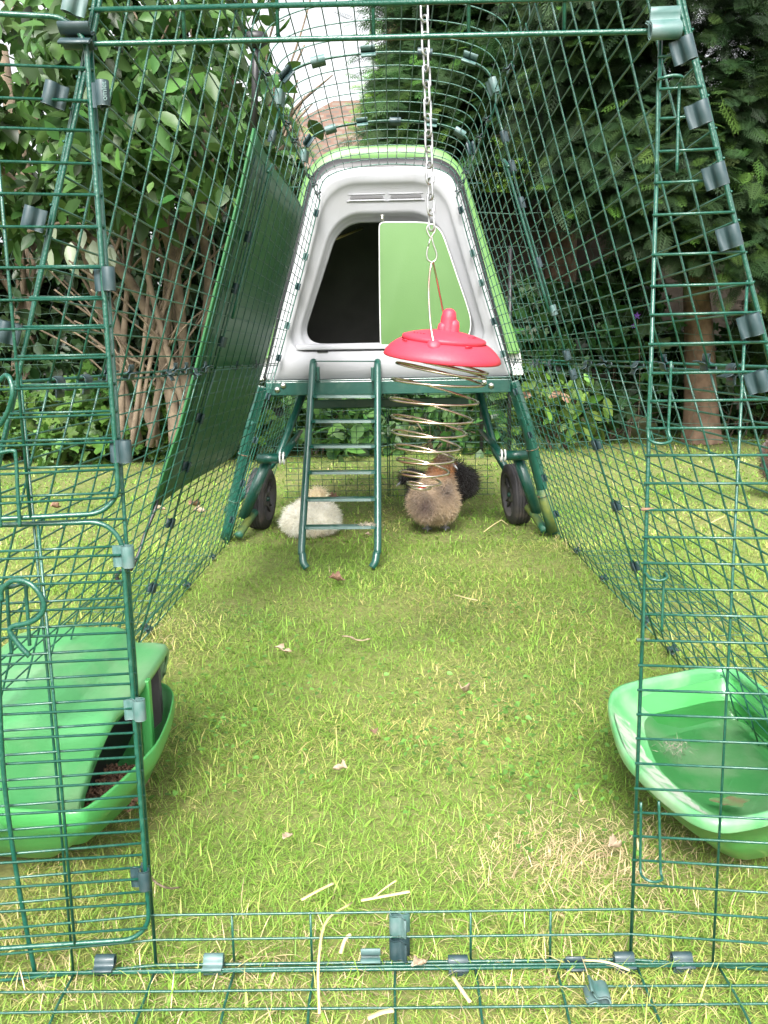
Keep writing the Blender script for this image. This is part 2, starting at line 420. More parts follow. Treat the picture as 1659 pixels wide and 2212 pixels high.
# U-shaped latch loops on the right strip
def staple(pts, Y=.806, r=.0014, m='wire'):
    P = smoothline([atY(x, y, Y+dy) for x, y, dy in pts], 40); MBx = MB(); MBx.tube(P, r, 7); return MBx.build('latch_loop', M[m], run)
staple([(1418, 376, 0), (1420, 260, 0), (1421.5, 180, 0), (1430, 169, -.012), (1455, 163, -.014), (1474, 167, -.012), (1468, 185, 0), (1465, 260, 0), (1462, 373, 0)])
staple([(1405.5, 782, 0), (1402, 860, 0), (1400, 937, 0), (1407, 953, -.006), (1430, 958, -.01), (1450, 951, -.006), (1444, 930, 0), (1447, 860, 0), (1449.5, 780, 0)])
staple([(1388, 1394, 0), (1391, 1320, 0), (1393, 1243, 0), (1405, 1250, -.01), (1425, 1254, -.012), (1441, 1248, -.01), (1435, 1240, 0), (1432, 1300, 0), (1429.5, 1364, 0)])
staple([(1384.5, 1733, 0), (1384, 1800, 0), (1383.5, 1878, 0), (1390, 1895, -.01), (1410, 1905, -.014), (1430, 1900, -.01), (1427, 1880, 0), (1425, 1800, 0), (1423, 1731, 0)])
# the two doors, folded back against the left strip
def door(z0, z1, ang, rows, vs, name='door'):
    mb = MB(); hx, hy = -.2535, .8075; d = np.array((-math.cos(ang), -math.sin(ang)))
    def q(s_, z, dy=0): return (hx+d[0]*s_, hy+d[1]*s_+dy, z)
    Wd = .47; rc = .028
    cor = [((rc, z1-rc), 90, 180, 1), ((Wd-rc, z1-rc), 0, 90, 0)]
    P = []
    for (c, a0, a1) in (((rc, z0+rc), 270, 180), ((rc, z1-rc), 180, 90), ((Wd-rc, z1-rc), 90, 0), ((Wd-rc, z0+rc), 0, -90)):
        for a in np.linspace(a0, a1, 9): P.append(q(c[0]+rc*math.cos(R(a)), c[1]+rc*math.sin(R(a))))
    mb.tube(P, .0024, 8, closed=True)
    for z in rows: mb.tube([q(.001, z, -.0035), q(Wd/2, z+rng.normal(0, .0006), -.0035), q(Wd-.001, z, -.0035)], RW*1.12, 6)
    for s_ in vs: mb.tube([q(s_, z0, -.0012), q(s_+rng.normal(0, .001), (z0+z1)/2, -.0012), q(s_, z1, -.0012)], RW*1.3, 6)
    return mb.build(name, M['wire'], run)
upd = door(.4815, .906, R(12), [z-.0025 for z in ROWS if .49 < z < .89], (.078, .16, .24, .32, .40))
lod = door(.043, .4735, R(5), [z-.006 for z in ROWS if .055 < z < .47], (.0745, .156, .238, .32, .40))
upd['label'] = 'upper wire door folded open'; lod['label'] = 'lower wire door folded open'
def dpart(name, pts, Y, r, parent, m='wire', n=50):
    mb = MB(); mb.tube(smoothline([atY(x, y, Y+dy) for x, y, dy in pts], n), r, 8); return mb.build(name, M[m], parent)
dpart('latch_handle', [(-20, 820, 0), (-2, 822, 0), (12, 811, -.003), (22, 820, -.008), (27, 850, -.01), (17, 888, -.006), (2, 915, 0), (-15, 925, 0)], .772, .0022, upd)
dpart('latch_prongs', [(-25, 985, 0), (0, 978, 0), (27, 974, 0), (34, 985, 0), (38, 1060, 0), (43, 1138, 0)], .785, .0018, upd)
dpart('latch_prong', [(-6, 985, 0), (-2, 1060, 0), (1.5, 1139, 0)], .785, .0018, upd)
dpart('latch_prong', [(14.7, 1268, 0), (19, 1340, 0), (25, 1412, 0)], .79, .0018, lod)
dpart('latch_prong', [(55, 1262, 0), (60, 1330, 0), (64, 1394, 0)], .79, .0018, lod)
dpart('latch_ring', [(-8, 1262, 0), (2, 1268, -.006), (20, 1269, -.01), (40, 1263, -.008), (46, 1256, 0), (28, 1252, .004)], .785, .0018, lod)
dpart('latch_spring', [(3, 1299, 0), (4, 1275, 0), (18, 1260, -.004), (32, 1254, -.006), (55, 1256, -.008), (78, 1272, -.01), (94, 1301, -.01), (92, 1322, -.01), (76, 1339, -.01), (52, 1348, -.008), (30, 1352, -.006), (21, 1362, -.006), (36, 1387, -.006), (64, 1418, -.006)], .772, .0024, lod)
# rod from the latch spring down to the ground rail
mb = MB(); mb.tube(smoothline([atY(-1, 1290, .772), atY(-3, 1420, .778), atY(3, 1600, .785), atY(15, 1740, .792), atY(43, 1930, .80), atY(77, 2108, .806)], 30), .0024, 8); mb.build('latch_rod', M['wire'], run)
# skirt panels lying on the grass
def skirt(y0, y1, x0, x1, lengthwise):
    mb = MB(); z = .009
    if lengthwise:   # beside the run: cross wires run along X
        for y in np.arange(y0, y1+.001, PY): wirebar(mb, (x0, y, z+rng.normal(0, .002)), (x1, y, z+rng.normal(0, .003)), RW, wob=.0015)
        for x in np.arange(x0, x1+.001, .0268): wirebar(mb, (x, y0, z+.003), (x, y1, z+.003), RW, wob=.0015)
        for x in (x0, x1): wirebar(mb, (x, y0, z+.003), (x, y1, z+.003), RF)
    else:
        for x in np.arange(-.58, .60, .0815): 
            wirebar(mb, (x+.0035, y0, z-.001+rng.normal(0, .002)), (x+.0035, y1, z-.001), RW*1.2, wob=.0012)
        for y in np.arange(y1, y0-.001, -.0272): wirebar(mb, (x0, y, z+.0015), (x1, y, z+.0015+rng.normal(0, .002)), RW*1.1, wob=.0015)
        wirebar(mb, (x0, y1+.002, z), (x1, y1+.002, z), RF)
    return mb.build('skirt_panel', M['wire'], run)
skirt(.55, .8, -.68, .68, False)
for s in (-1, 1):
    for ya in (Y0+.05, Y1+.02):
        x0, x1 = sorted((s*.585, s*.78)); skirt(ya, ya+PY*10, x0, x1, True)
# back panel under the coop
mb = MB(); YB = 3.9
for z in np.arange(.006, .62, .0262): wirebar(mb, (-.49+z*.15, YB, z), (.46-z*.15, YB, z), RW*1.1, wob=.0006)
for x in np.arange(-.47, .45, .0525): wirebar(mb, (x, YB+.002, .004), (x, YB+.002, .6), RW*1.1)
for x in (-.02, -.012): wirebar(mb, (x, YB+.002, .004), (x, YB+.002, .62), RF*1.2)
mb.build('back_panel', M['wire'], run)

# clips: one C-shaped snap clip, copied
def clip_mesh():
    mb = MB(); c = []; r = .0050
    c += [(.0140, .0068), (.0108, .0040), (.0080, .0020), (.0062, .0020)]
    for a in np.linspace(42, 318, 15): c.append((r*math.cos(R(a)), r*math.sin(R(a))))
    c += [(.0062, -.0020), (.0080, -.0020), (.0108, -.0040), (.0140, -.0068)]
    c = np.array(c); t = np.gradient(c, axis=0); t /= np.linalg.norm(t, axis=1)[:, None]; nn = np.stack([-t[:, 1], t[:, 0]], 1)
    th = .00085; out = np.vstack([c+nn*th, (c-nn*th)[::-1]])
    rings = [np.column_stack([out, np.full(len(out), z)]) for z in (-.0105, -.0100, .0100, .0105)]
    rings[0][:, :2] *= .97; rings[-1][:, :2] *= .97
    mb.loft(rings)
    k = len(c)
    for q, zi in ((0, 0), (3, 1)):
        b = q*2*k; mb.f += [((b+i, b+i+1, b+2*k-2-i, b+2*k-1-i) if zi == 0 else (b+2*k-1-i, b+2*k-2-i, b+i+1, b+i)) for i in range(k-1)]
    o = mb.build('clip', M['clip']); return o
proto = clip_mesh(); proto_pale = None; NCL = [0]
def clip(p, axis, open_dir, pale=False, s=1.0):
    global proto_pale
    ax = Vector(axis).normalized(); op = Vector(open_dir); op = (op-ax*op.dot(ax)).normalized(); yy = ax.cross(op)
    if NCL[0] == 0: o = proto
    elif pale and proto_pale is None:
        o = proto.copy(); o.data = proto.data.copy(); o.data.materials[0] = M['clip_pale']; COL.objects.link(o); proto_pale = o
    else: o = (proto_pale if pale and proto_pale else proto).copy(); COL.objects.link(o)
    NCL[0] += 1; o.parent = run
    m = Matrix((op, yy, ax)).transposed().to_4x4(); q = Matrix.Rotation(R(random.uniform(-9, 9)), 4, 'Z')
    o.matrix_local = Matrix.Translation(Vector(p)-Vector((0, Y0, 0))) @ m @ q @ Matrix.Diagonal((s, s, s, 1))
    return o
def wdir(s, z): 
    d = Vector((s*(wall_w(z+.05)-wall_w(z-.05)), 0, .1)); return d.normalized()
# hinge clips of the doors
for x, y, pl in ((222, 202, False), (235, 602, False), (271, 975, False), (277, 1202, True), (302, 1533, True), (312, 1900, False)):
    clip(atY(x, y, .803), (0, 0, 1), (-1 if pl else -.6, .5, 0), pl, .98)
fc = bpy.data.curves.new('lettering', 'FONT'); fc.body = 'omlet'; fc.size = .0065; fc.extrude = .0002; fc.align_x = 'CENTER'; fc.align_y = 'CENTER'
fo_ = bpy.data.objects.new('lt', fc); COL.objects.link(fo_); dg = bpy.context.evaluated_depsgraph_get(); lm = bpy.data.meshes.new_from_object(fo_.evaluated_get(dg)); bpy.data.objects.remove(fo_)
lm.name = 'lettering'; lm.materials.clear(); lm.materials.append(M['clip_pale']); lo_ = bpy.data.objects.new('lettering', lm); COL.objects.link(lo_); lo_.parent = run
pL = atY(222, 202, .803)+np.array((.0005, -.0069, 0))-np.array((0, Y0, 0)); lo_.matrix_local = Matrix.Translation(Vector(pL+(.003, -.0002, 0))) @ Matrix.Rotation(R(-90), 4, 'Y') @ Matrix.Rotation(R(90), 4, 'X') @ Matrix.Rotation(0, 4, 'Z')
# clips joining front panel and sides
for x, y in ((1488, 103), (1520, 242), (1557, 376), (1587, 508), (1632, 700), (1648, 822)):
    clip(atY(x, y, .798), wdir(1, atY(x, y, .8)[2]), (-1, .8, 0), False, .92)
for x, y in ((150, 0), (107, 201), (62, 469), (8, 716)):
    clip(atY(x, y, .80), wdir(-1, atY(x, y, .8)[2]), (1, .8, 0), y == 0, .92)
clip(atY(1437, 66, .80), (1, 0, .02), (.2, .5, 1), True, 1.2); clip(atY(172, 88, .815), (1, 0, -.02), (0, -1, .2), False, 1.25)
for x, y, fl in ((228, 2073, 1), (462, 2071, 1), (801, 2067, -1), (989, 2075, 1), (1240, 2085, -1), (1347, 2068, 1), (1472, 2068, 1)):
    p = atY(x, y, .812); clip(p, (1, 0, 0), (0, -1 if fl > 0 else -.7, -.8*fl), x in (462, 801), .95)
for y in (1995, 2048): clip(atY(853, y, .813), (0, 0, 1), (1, -.2, 0), y < 2000, .98)
clip(atZ(1302, 2147, .012), (.05, 1, 0), (-1, 0, .2), True, 1.1)
# ring clips on the roof, some pale to put sky light into their colour
cp = smoothline([(x, 0, z) for x, z in CAPP], 60)
for yr, fr in ((Y1, (.07, .19, .33, .47, .61, .74, .9)), (Y2, (.08, .17, .32, .43, .54, .66, .78, .92))):
    for k, f in enumerate(fr):
        i = int(f*59); t = cp[min(i+1, 59)]-cp[i-1]; nrm = np.array((-t[2], 0, t[0]))
        clip(cp[i]+(XC, yr, -.002), t, (0, (-1)**k*1.0, .1-.3*(k % 2)), k % 3 != 1, 1.35)
# joints between bays
for s, zl in ((1, (1.04, .985, .915, .80, .705, .615, .575, .43, .30, .17)), (-1, (1.05, .86, .76, .655, .50, .40, .28, .14))):
    for z in zl: clip((XC+s*(wall_w(z)-.002), Y1, z), wdir(s, z), (s*.2, .9 if z > .5 else -1, 0), random.random() < .25)
for s in (-1, 1):
    for z in (1.06, .93, .84, .72, .62, .50, .36, .22, .10): clip((XC+s*(wall_w(z)-.002), Y3, z), wdir(s, z), (0, -1, .1), random.random() < .3)
# lengthwise seam clips and roof seams
for s, yl in ((1, (.92, 1.0, 1.16, 1.30, 1.50, 1.66, 2.05, 2.22, 2.28, 2.62)), (-1, (.93, 1.02, 1.10, 1.2, 1.42, 1.47, 1.56, 1.63, 1.74, 2.1, 2.4))):
    for y in yl:
        a = random.uniform(-1, 1); clip((XC+s*(wall_w(.6, y)+.001), y, .6), (0, 1, 0), (-s*.5, 0, a), False, 1.05)
    for y in (1.3, 1.62, 1.95, 2.1, 2.5, 2.62, 2.75):
        clip((XC+s*.212, y, 1.10), (0, 1, 0), (-s, 0, random.uniform(-.8, .5)), False, .9)
    for y in (1.12, 1.35, 1.75, 1.95, 2.35, 2.7): clip((XC+s*.565, y, .012), (0, 1, 0), (s*.8, 0, .4), False, 1.0)
# raised hooks (bungee anchors) at the top of the bay joint
for s in (-1, 1):
    mb = MB(); b = np.array((XC+s*wall_w(1.0), Y1-.012, 1.0))
    z = .985
    mb.tube(smoothline([(XC+s*(wall_w(.70)-.012), Y1-.01, .70), (XC+s*(wall_w(.92)-.012), Y1-.01, .92), (XC+s*(wall_w(z)-.015), Y1-.012, z), (XC+s*(wall_w(z)-.02), Y1-.03, z+.004), (XC+s*(wall_w(z)-.014), Y1-.05, z-.012)], 24), .003, 8)
    mb.build('anchor_hook', M['wire'], run)

# ------------------------------------------------------------------ green shade sheet on the left, outside the wire
sh = empty('shade_sheet', (-.45, 2.2, .3), 'dark green plastic shade sheet strapped outside the left wire wall', 'shade sheet')
def sheet():
    mb = MB(); zs = np.linspace(.33, 1.035, 14); ys = np.linspace(1.72, 2.66, 16); V = []
    for j, y in enumerate(ys):
        for z in zs:
            zz = z+(.012*j/15*(1.0-z))
            off = .016+.006*math.sin(y*7)+.05*max(0, (.5-z))*1.2
            V.append((XC-wall_w(zz)-off, y, zz))
    n = len(zs); F = [(j*n+i, j*n+i+1, (j+1)*n+i+1, (j+1)*n+i) for j in range(len(ys)-1) for i in range(n-1)]
    mb.add(V, F); mb.build('sheet', M['sheet'], sh, solid=.004)
    e = MB()
    e.tube([np.array(V[i])+(-.0, -.004, 0) for i in range(n)], .0028, 6); e.build('front_edge', M['sheet_edge'], sh)
    st = MB()
    for yy in (1.77, 1.86):
        st.tube([(XC-wall_w(z)-.009-.05*max(0, (.5-z))*1.2, yy, z) for z in np.linspace(.33, 1.0, 14)], .0035, 6, flat=.5)
    st.build('batten', M['frame'], sh)
sheet()
mb = MB(); a = atY(552, 84, 1.78); 
mb.tube([atY(548, 290, 1.80), atY(551, 180, 1.79), atY(553, 90, 1.78)], .0065, 8); mb.build('strap', M['black'], sh)
mb = MB(); mb.lathe([(0, .008), (.020, .008), (.024, .003), (.024, -.006), (.010, -.016), (0, -.016)], 16, cen=a); mb.build('strap_knob', M['black'], sh)
mb = MB(); P = smoothline([atY(343, 1062, 1.74), atY(335, 1100, 1.72), atY(315, 1150, 1.70), atY(300, 1195, 1.68), atY(282, 1232, 1.66)], 20)
mb.tube(P, .0036, 8)
c = atY(268, 1248, 1.66)
mb.tube([c+np.array((.014*math.cos(t), 0, .014*math.sin(t))) for t in np.linspace(.6, 5.6, 16)], .004, 8); mb.build('hook_cord', M['black'], sh)

# ------------------------------------------------------------------ hen house
YF = 2.89
hh = empty('hen_house', (0, 3.3, 0), 'grey plastic hen house with lime green door and cover on a green frame', 'hen house')
def zreg(x, y): return ((780+x/1.8433)*.67769, (480+y/1.8433)*.67769)   # survey region of the face
def outline(pts, Y, n=96, reg=True):
    P = []
    for p in pts:
        q = zreg(*p) if reg else p; P.append(atY(q[0], q[1], Y))
    P = np.array(P)
    # resample by arc length, keep corners soft
    P2 = np.vstack([P, P[:1]]); s = np.r_[0, np.cumsum(np.linalg.norm(np.diff(P2, axis=0), axis=1))]
    t = np.linspace(0, s[-1], n, endpoint=False)
    Q = np.stack([np.interp(t, s, P2[:, k]) for k in range(3)], 1)
    for _ in range(2): Q = .25*np.roll(Q, 1, 0)+.5*Q+.25*np.roll(Q, -1, 0)
    return Q
def trap(wb, wt, z0, z1, rb, rt, Y, n=16, cx=-.008, arch=0):
    """rounded trapezoid ring, starting bottom left going clockwise"""
    pts = []
    def corner(px, pz, ax, az, bx, bz, r):
        a = np.array((ax, az)); b = np.array((bx, bz)); p = np.array((px, pz))
        da = (a-p)/np.linalg.norm(a-p); db = (b-p)/np.linalg.norm(b-p)
        A = p+da*r; B = p+db*r
        for t in np.linspace(0, 1, n): pts.append((1-t)**2*A+2*t*(1-t)*p+t*t*B)
    c = [(-wb, z0), (-wt, z1), (wt, z1), (wb, z0)]
    rr = [rb, rt, rt, rb]
    for i in range(4): corner(*c[i], *c[i-1], *c[(i+1) % 4], rr[i])
    out = []
    for i, (x, z) in enumerate(pts):
        zz = z+arch*max(0, 1-(x/wt)**2)*(z > (z0+z1)/2) if arch else z
        out.append((cx+x, Y, zz))
    # extra points along the top and bottom so rings stay matched
    return np.array(out)
body = MB()
mid = lambda a, b: None
rings = [trap(.403, .215, .548, 1.205, .02, .10, YF+.14),
         trap(.400, .213, .548, 1.200, .02, .10, YF+.01),
         trap(.393, .207, .552, 1.192, .02, .10, YF-.002),
         trap(.366, .189, .600, 1.174, .05, .10, YF-.004),
         trap(.330, .179, .636, 1.158, .08, .10, YF-.002),
         trap(.326, .175, .640, 1.150, .08, .10, YF+.006),
         trap(.322, .171, .644, 1.136, .08, .10, YF+.022),
         trap(.308, .166, .648, 1.066, .09, .09, YF+.026, arch=.012),
         trap(.300, .160, .648, 1.054, .09, .08, YF+.036, arch=.012),
         trap(.296, .157, .652, 1.048, .09, .08, YF+.058, arch=.012),
         trap(.286, .150, .662, 1.038, .08, .07, YF+.060, arch=.010),
         trap(.284, .148, .664, 1.036, .08, .07, YF+.075, arch=.010)]
body.loft(rings)
bo = body.build('body', M['grey'], hh)
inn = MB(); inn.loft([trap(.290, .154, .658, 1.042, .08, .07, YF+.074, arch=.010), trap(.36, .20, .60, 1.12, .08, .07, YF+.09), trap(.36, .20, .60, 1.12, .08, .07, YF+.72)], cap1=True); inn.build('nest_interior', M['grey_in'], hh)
# dusty perch inside
mb = MB(); mb.tube([(-.19, YF+.16, 1.0), (-.09, YF+.32, 1.06)], .004, 6); mb.build('perch_bar', M['straw'], hh)
# vent louvres
for x0, x1 in ((-.118, -.012), (.008, .108)):
    mb = MB(); zc = 1.112
    mb.add([(x0, YF+.0175, zc-.004), (x1, YF+.0175, zc-.004), (x1-.004, YF+.0185, zc+.0045), (x0+.004, YF+.0185, zc+.0055)], [(0, 1, 2, 3)]); mb.build('vent', M['black'], hh)
    lp = MB(); lp.tube([(x0-.010, YF+.024, zc-.012), (x0, YF+.020, zc-.009), (x1, YF+.020, zc-.009), (x1+.008, YF+.024, zc-.012)], .0028, 8); lp.tube([(x0-.004, YF+.022, zc+.010), (x1+.004, YF+.022, zc+.010)], .002, 8); lp.build('vent_lip', M['grey'], hh)
# green sliding door with pale edging
dpts = [(787, 425), (795, 418), (900, 417), (1000, 417), (1075, 421), (1120, 437), (1150, 463), (1172, 505), (1205, 600), (1250, 735), (1300, 880), (1327, 970), (1333, 1020), (1325, 1075), (1300, 1120), (1255, 1150), (1180, 1163), (1000, 1162), (806, 1162), (795, 1150), (790, 900), (788, 650)]
D0 = outline(dpts, YF-.004, 140); dc = D0.mean(0)
def inset(Pq, k, dy=0):
    Q = Pq.copy(); T = np.roll(Q, -1, 0)-np.roll(Q, 1, 0); T /= np.linalg.norm(T, axis=1)[:, None]
    N = np.stack([T[:, 2], 0*T[:, 0], -T[:, 0]], 1)
    sg = np.sign(((dc-Q)*N).sum(1).mean()); Q = Q+N*k*sg; Q[:, 1] += dy; return Q
mb = MB(); mb.loft([inset(D0, .0002, .008), D0, inset(D0, .0012, -.0016), inset(D0, .0034, -.0016), inset(D0, .0038, .0006)]); mb.build('door_edging', M['white_pl'], hh)
mb = MB(); mb.loft([inset(D0, .0030, .004), inset(D0, .0032, -.0006), inset(D0, .006, -.001)], cap1=True); mb.build('door', M['lime'], hh)
mb = MB(); p = atY(*zreg(808, 385), YF-.002); mb.tube([p, atY(*zreg(808, 415), YF-.002)], .005, 8); mb.box(p+(-.007, -.004, -.002), p+(.007, .004, .004)); mb.build('door_pivot', M['steel'], hh)
mb = MB(); p = atY(*zreg(457, 1179), YF-.006); mb.box(p+(-.017, 0, -.003), p+(.017, .006, .0035)); mb.build('door_stop', M['black'], hh)
# ledge under the opening
mb = MB(); mb.loft([[( -.30, YF+.05, .664), (-.30, YF-.002, .661), (-.30, YF-.010, .655), (-.30, YF-.008, .645)], [(.27, YF+.05, .660), (.27, YF-.002, .657), (.27, YF-.010, .651), (.27, YF-.008, .641)]], closed=False); mb.build('door_sill', M['grey'], hh)
# green insulating cover
cov = MB()
def cv(k, Y, z0=.622):  return trap(.432+k, .226+k, z0, 1.262+k, .012, .12, Y, arch=.012)
a = [cv(-.055, 2.965, .632), cv(-.03, 2.955, .625), cv(0, 2.955, .620), cv(.006, 2.965, .619), cv(.008, 3.36), cv(.006, 3.75), cv(-.05, 3.76), cv(-.2, 3.76, .8)]
cov.loft(a, cap1=True)
cov.build('cover', M['lime2'], hh)
cl = MB()
for s in (-1, 1): cl.tube([(-.008+s*.262, 2.952, 1.155), (-.008+s*.312, 2.952, 1.155)], .0015, 5)
cl.build('cover_seam', M['frame'], hh)
for s in (-1, 1):
    mb = MB(); ps = [(-.008+s*a_, b_) for a_, b_ in ((.385, .548), (.452, .548), (.437, .64), (.375, .64))]
    mb.loft([[(x, y_, z) for x, z in ps] for y_ in (2.985, 3.74)], cap0=True, cap1=True); mb.build('lower_body', M['white_pl'], hh, smooth=False, bevel=.006)
mb = MB(); g1 = trap(.412, .225, .545, 1.232, .02, .10, YF+.035); g2 = trap(.375, .20, .58, 1.2, .02, .10, YF+.035); g3 = trap(.40, .22, .55, 1.228, .02, .10, YF+.09)
mb.loft([g2, g1, g3]); mb.build('face_ring', M['black'], hh)  # black ring round the face, between body and cover
# steel frame
def beam(a, b, h, t, name, m='frame', parent=hh):
    a = np.array(a, float); b = np.array(b, float); d = (b-a)/np.linalg.norm(b-a); up = np.cross(d, (0, 1, 0)); up /= np.linalg.norm(up); up *= -1 if up[2] < 0 else 1
    y = np.array((0, 1, 0)); q = MB(); r_ = []
    for p in (a, b): r_.append([p+up*h/2-y*t/2, p+up*h/2+y*t/2, p-up*h/2+y*t/2, p-up*h/2-y*t/2])
    q.loft(r_, cap0=True, cap1=True); return q.build(name, M[m], parent, smooth=False, bevel=.003)
beam((-.402, YF, .523), (.386, YF, .519), .044, .03, 'cross_beam')
mb = MB(); mb.box((-.40, YF-.016, .5435), (.384, YF+.02, .549)); mb.build('beam_lip', M['frame'], hh, smooth=False, bevel=.002)
legs = {}
for s in (-1, 1):
    cx = -.012
    top = np.array((cx+s*.405, YF+.002, .53)); knee = np.array((cx+s*.452, YF+.012, .395)); foot = atZ(498 if s < 0 else 1190, 1152 if s < 0 else 1146, .012)
    foot[1] = 2.985; 
    dd = (knee-top); q = MB(); q.tube([top, knee], .027, 4, flat=.8); q.build('leg_bracket', M['frame'], hh, smooth=False, bevel=.003)
    q = MB(); P = smoothline([top+dd*.85, knee, knee+(foot-knee)*.6, foot], 12); q.tube(P, .0192, 16); lg = q.build('leg', M['frame' if s < 0 else 'frame'], hh)
    q = MB(); lowp = foot+(knee-foot)*.42; q.tube([foot+(knee-foot)*.02, foot+(knee-foot)*.2, lowp], .0196, 16)
    if s > 0: q.build('algae_stain', M['algae'], hh)
    for f in (.78, .36):
        p = foot+(knee-foot)*f; dv = (knee-foot)/np.linalg.norm(knee-foot); u = np.cross(dv, (0, 1, 0)); u /= np.linalg.norm(u); v = np.cross(dv, u)
        q = MB(); q.tube([p+.0212*(math.cos(t)*u+math.sin(t)*v) for t in np.linspace(0, 2*math.pi, 20, endpoint=False)], .0014, 6, closed=True); q.build('wire_tie', M['wire_rust'], hh)
    # pivot tube, wheel lever, wheel
    pv = atY(603 if s < 0 else 1093, 990 if s < 0 else 984, 3.05); pv2 = pv+np.array((s*.075, .0, .0))
    q = MB(); q.tube([pv, pv2], .0175, 18); q.build('pivot_tube', M['frame'], hh)
    for k in (0, 1):
        q = MB(); cc = pv+np.array((-s*(.004+.012*k), 0, 0)); q.tube([cc+np.array((0, .0195*math.cos(t), .0195*math.sin(t))) for t in np.linspace(0, 2*math.pi, 20, endpoint=False)], .003, 8, closed=True); q.build('washer', M['white_pl'], hh)
    l0 = pv2+np.array((-s*.030, .03, -.01)); l1 = atY(525 if s < 0 else 1160, 1118 if s < 0 else 1108, 3.08)
    q = MB(); q.tube([l0, l1], .019, 16); q.build('wheel_lever', M['frame'], hh)
    # rear legs and handle bar
    r0 = atY(655 if s < 0 else 1035, 850 if s < 0 else 848, 3.70); r1 = atY(603 if s < 0 else 1070, 985 if s < 0 else 975, 3.62); r1b = r0+(r1-r0)*3.0
    r1b[2] = .02
    q = MB(); q.tube([r0, r0+(r1-r0)*1.0, r1b], .0155, 14); q.build('leg', M['frame'], hh)
    h0 = pv+np.array((-s*.01, .01, 0)); h1 = atY(650 if s < 0 else 1038, 930 if s < 0 else 930, 3.55); q = MB(); q.tube([h0, .5*(h0+h1)+np.array((0, 0, .002)), h1], [.014, .017, .010], 10, flat=.4); q.build('lift_handle', M['frame'], hh)
    q = MB(); fo = atZ(512 if s < 0 else 1180, 1162 if s < 0 else 1150, .02); q.tube(smoothline([fo+np.array((0, .03, .0)), fo+np.array((-s*.02, .12, .035)), fo+np.array((-s*.05, .24, .075))], 12), .014, 12); q.build('rear_foot', M['algae'], hh)
    # wheel: camber leans the top inwards
    wr = .113; wc = np.array((cx+s*.468+(.0 if s < 0 else -.008), 3.235, wr-.004)); whl = MB()
    ax = np.array((-s*math.cos(R(7)), -0.13, -.0+math.sin(R(-4)))); ax /= np.linalg.norm(ax)
    u = np.cross(ax, (0, 1, 0)); u /= np.linalg.norm(u); v = np.cross(ax, u); Q = np.stack([u, v, ax], 1)
    prof = [(.080, .026), (.088, .027), (.100, .025), (.107, .020)]
    for k in range(5):
        z = .018-k*.011; prof += [(.1125, z), (.1125, z-.0080), (.1100, z-.0086), (.1100, z-.0104)]
    prof += [(.107, -.038), (.100, -.041), (.088, -.042), (.080, -.041)]
    whl.lathe(prof, 56, wc, Q); wo_ = MB()
    wheel = bpy.data.objects.new('wheel', None); COL.objects.link(wheel); wheel.parent = hh; wheel.location = tuple(wc-ORG[hh.name]); ORG[wheel.name] = wc; wheel.empty_display_size = .05
    whl.build('tyre', M['tyre'], wheel)
    rm = MB(); rm.lathe([(.083, -.025), (.083, .026), (.078, .026), (.075, .012), (.072, .004), (.03, .004), (.028, .016), (.018, .018), (.016, .014), (0, .014)], 48, wc, Q)
    for k in range(5):
        a_ = k*2*math.pi/5+.3
        for t_ in (-.16, .16):
            e = np.array((math.cos(a_+t_*.5), math.sin(a_+t_*.5), 0)); e2 = np.array((math.cos(a_+t_), math.sin(a_+t_), 0))
            rm.tube([Q@(e*.024+(0, 0, .010))+wc, Q@(e2*.078+(0, 0, .012))+wc], .005, 6)
    rm.build('rim', M['rim'], wheel)
    q = MB(); q.lathe([(0, .026), (.007, .025), (.009, .018), (.009, .010)], 12, wc, Q); q.build('axle_bolt', M['frame'], wheel)
q = MB(); q.box((-.33, 3.56, .418), (.31, 3.575, .452)); q.build('rear_beam', M['frame'], hh, smooth=False, bevel=.003)
# bolt heads
for x, y in ((599, 842), (612, 833), (1046, 826), (1061, 833)):
    p = atY(x, y, YF-.016); Q = np.stack([(1, 0, 0), (0, 0, 1), (0, -1, 0)], 1).astype(float)
    q = MB(); q.lathe([(.0095, 0), (.0095, .002), (.007, .005), (.003, .0062), (0, .0064)], 16, p, Q); q.box(p+(-.004, -.0072, -.0007), p+(.004, -.0058, .0007)); q.box(p+(-.0007, -.0072, -.004), p+(.0007, -.0058, .004)); q.build('bolt', M['steel'], hh)

# ------------------------------------------------------------------ ladder leaning on the beam
lad = empty('ladder', (-.16, 2.5, 0), 'green metal hen ladder leaning on the hen house under the open doorway', 'ladder')
def rail(ptsx):
    return ptsx
TL = np.array((-.2455, YF-.05, .598)); TR = np.array((-.041, YF-.05, .594)); BL = atZ(650, 1205, .035); BR = atZ(816, 1203, .035)
for T_, B_, s in ((TL, BL, -1), (TR, BR, 1)):
    d = B_-T_; P = [T_+np.array((0, .045, -.035)), T_+np.array((0, .042, -.008)), T_+np.array((0, .022, .008)), T_+np.array((0, .003, -.002)), T_+d*.05, T_+d*.5, T_+d*.93, T_+d*.985+np.array((-s*.004, 0, 0)), T_+d*1.01+np.array((-s*.008, -.004, -.008)), T_+d*1.02+np.array((-s*.018, -.005, -.018))]
    mb = MB(); mb.tube(smoothline(P, 50), .0112, 14); mb.build('rail', M['frame'], lad)
    mb = MB(); q0 = T_+d*.03+np.array((-s*.016, .012, .01)); mb.box(q0+(-.005, -.008, -.045), q0+(.005, .02, 0)); mb.build('hook_plate', M['frame'], lad, smooth=False, bevel=.002)
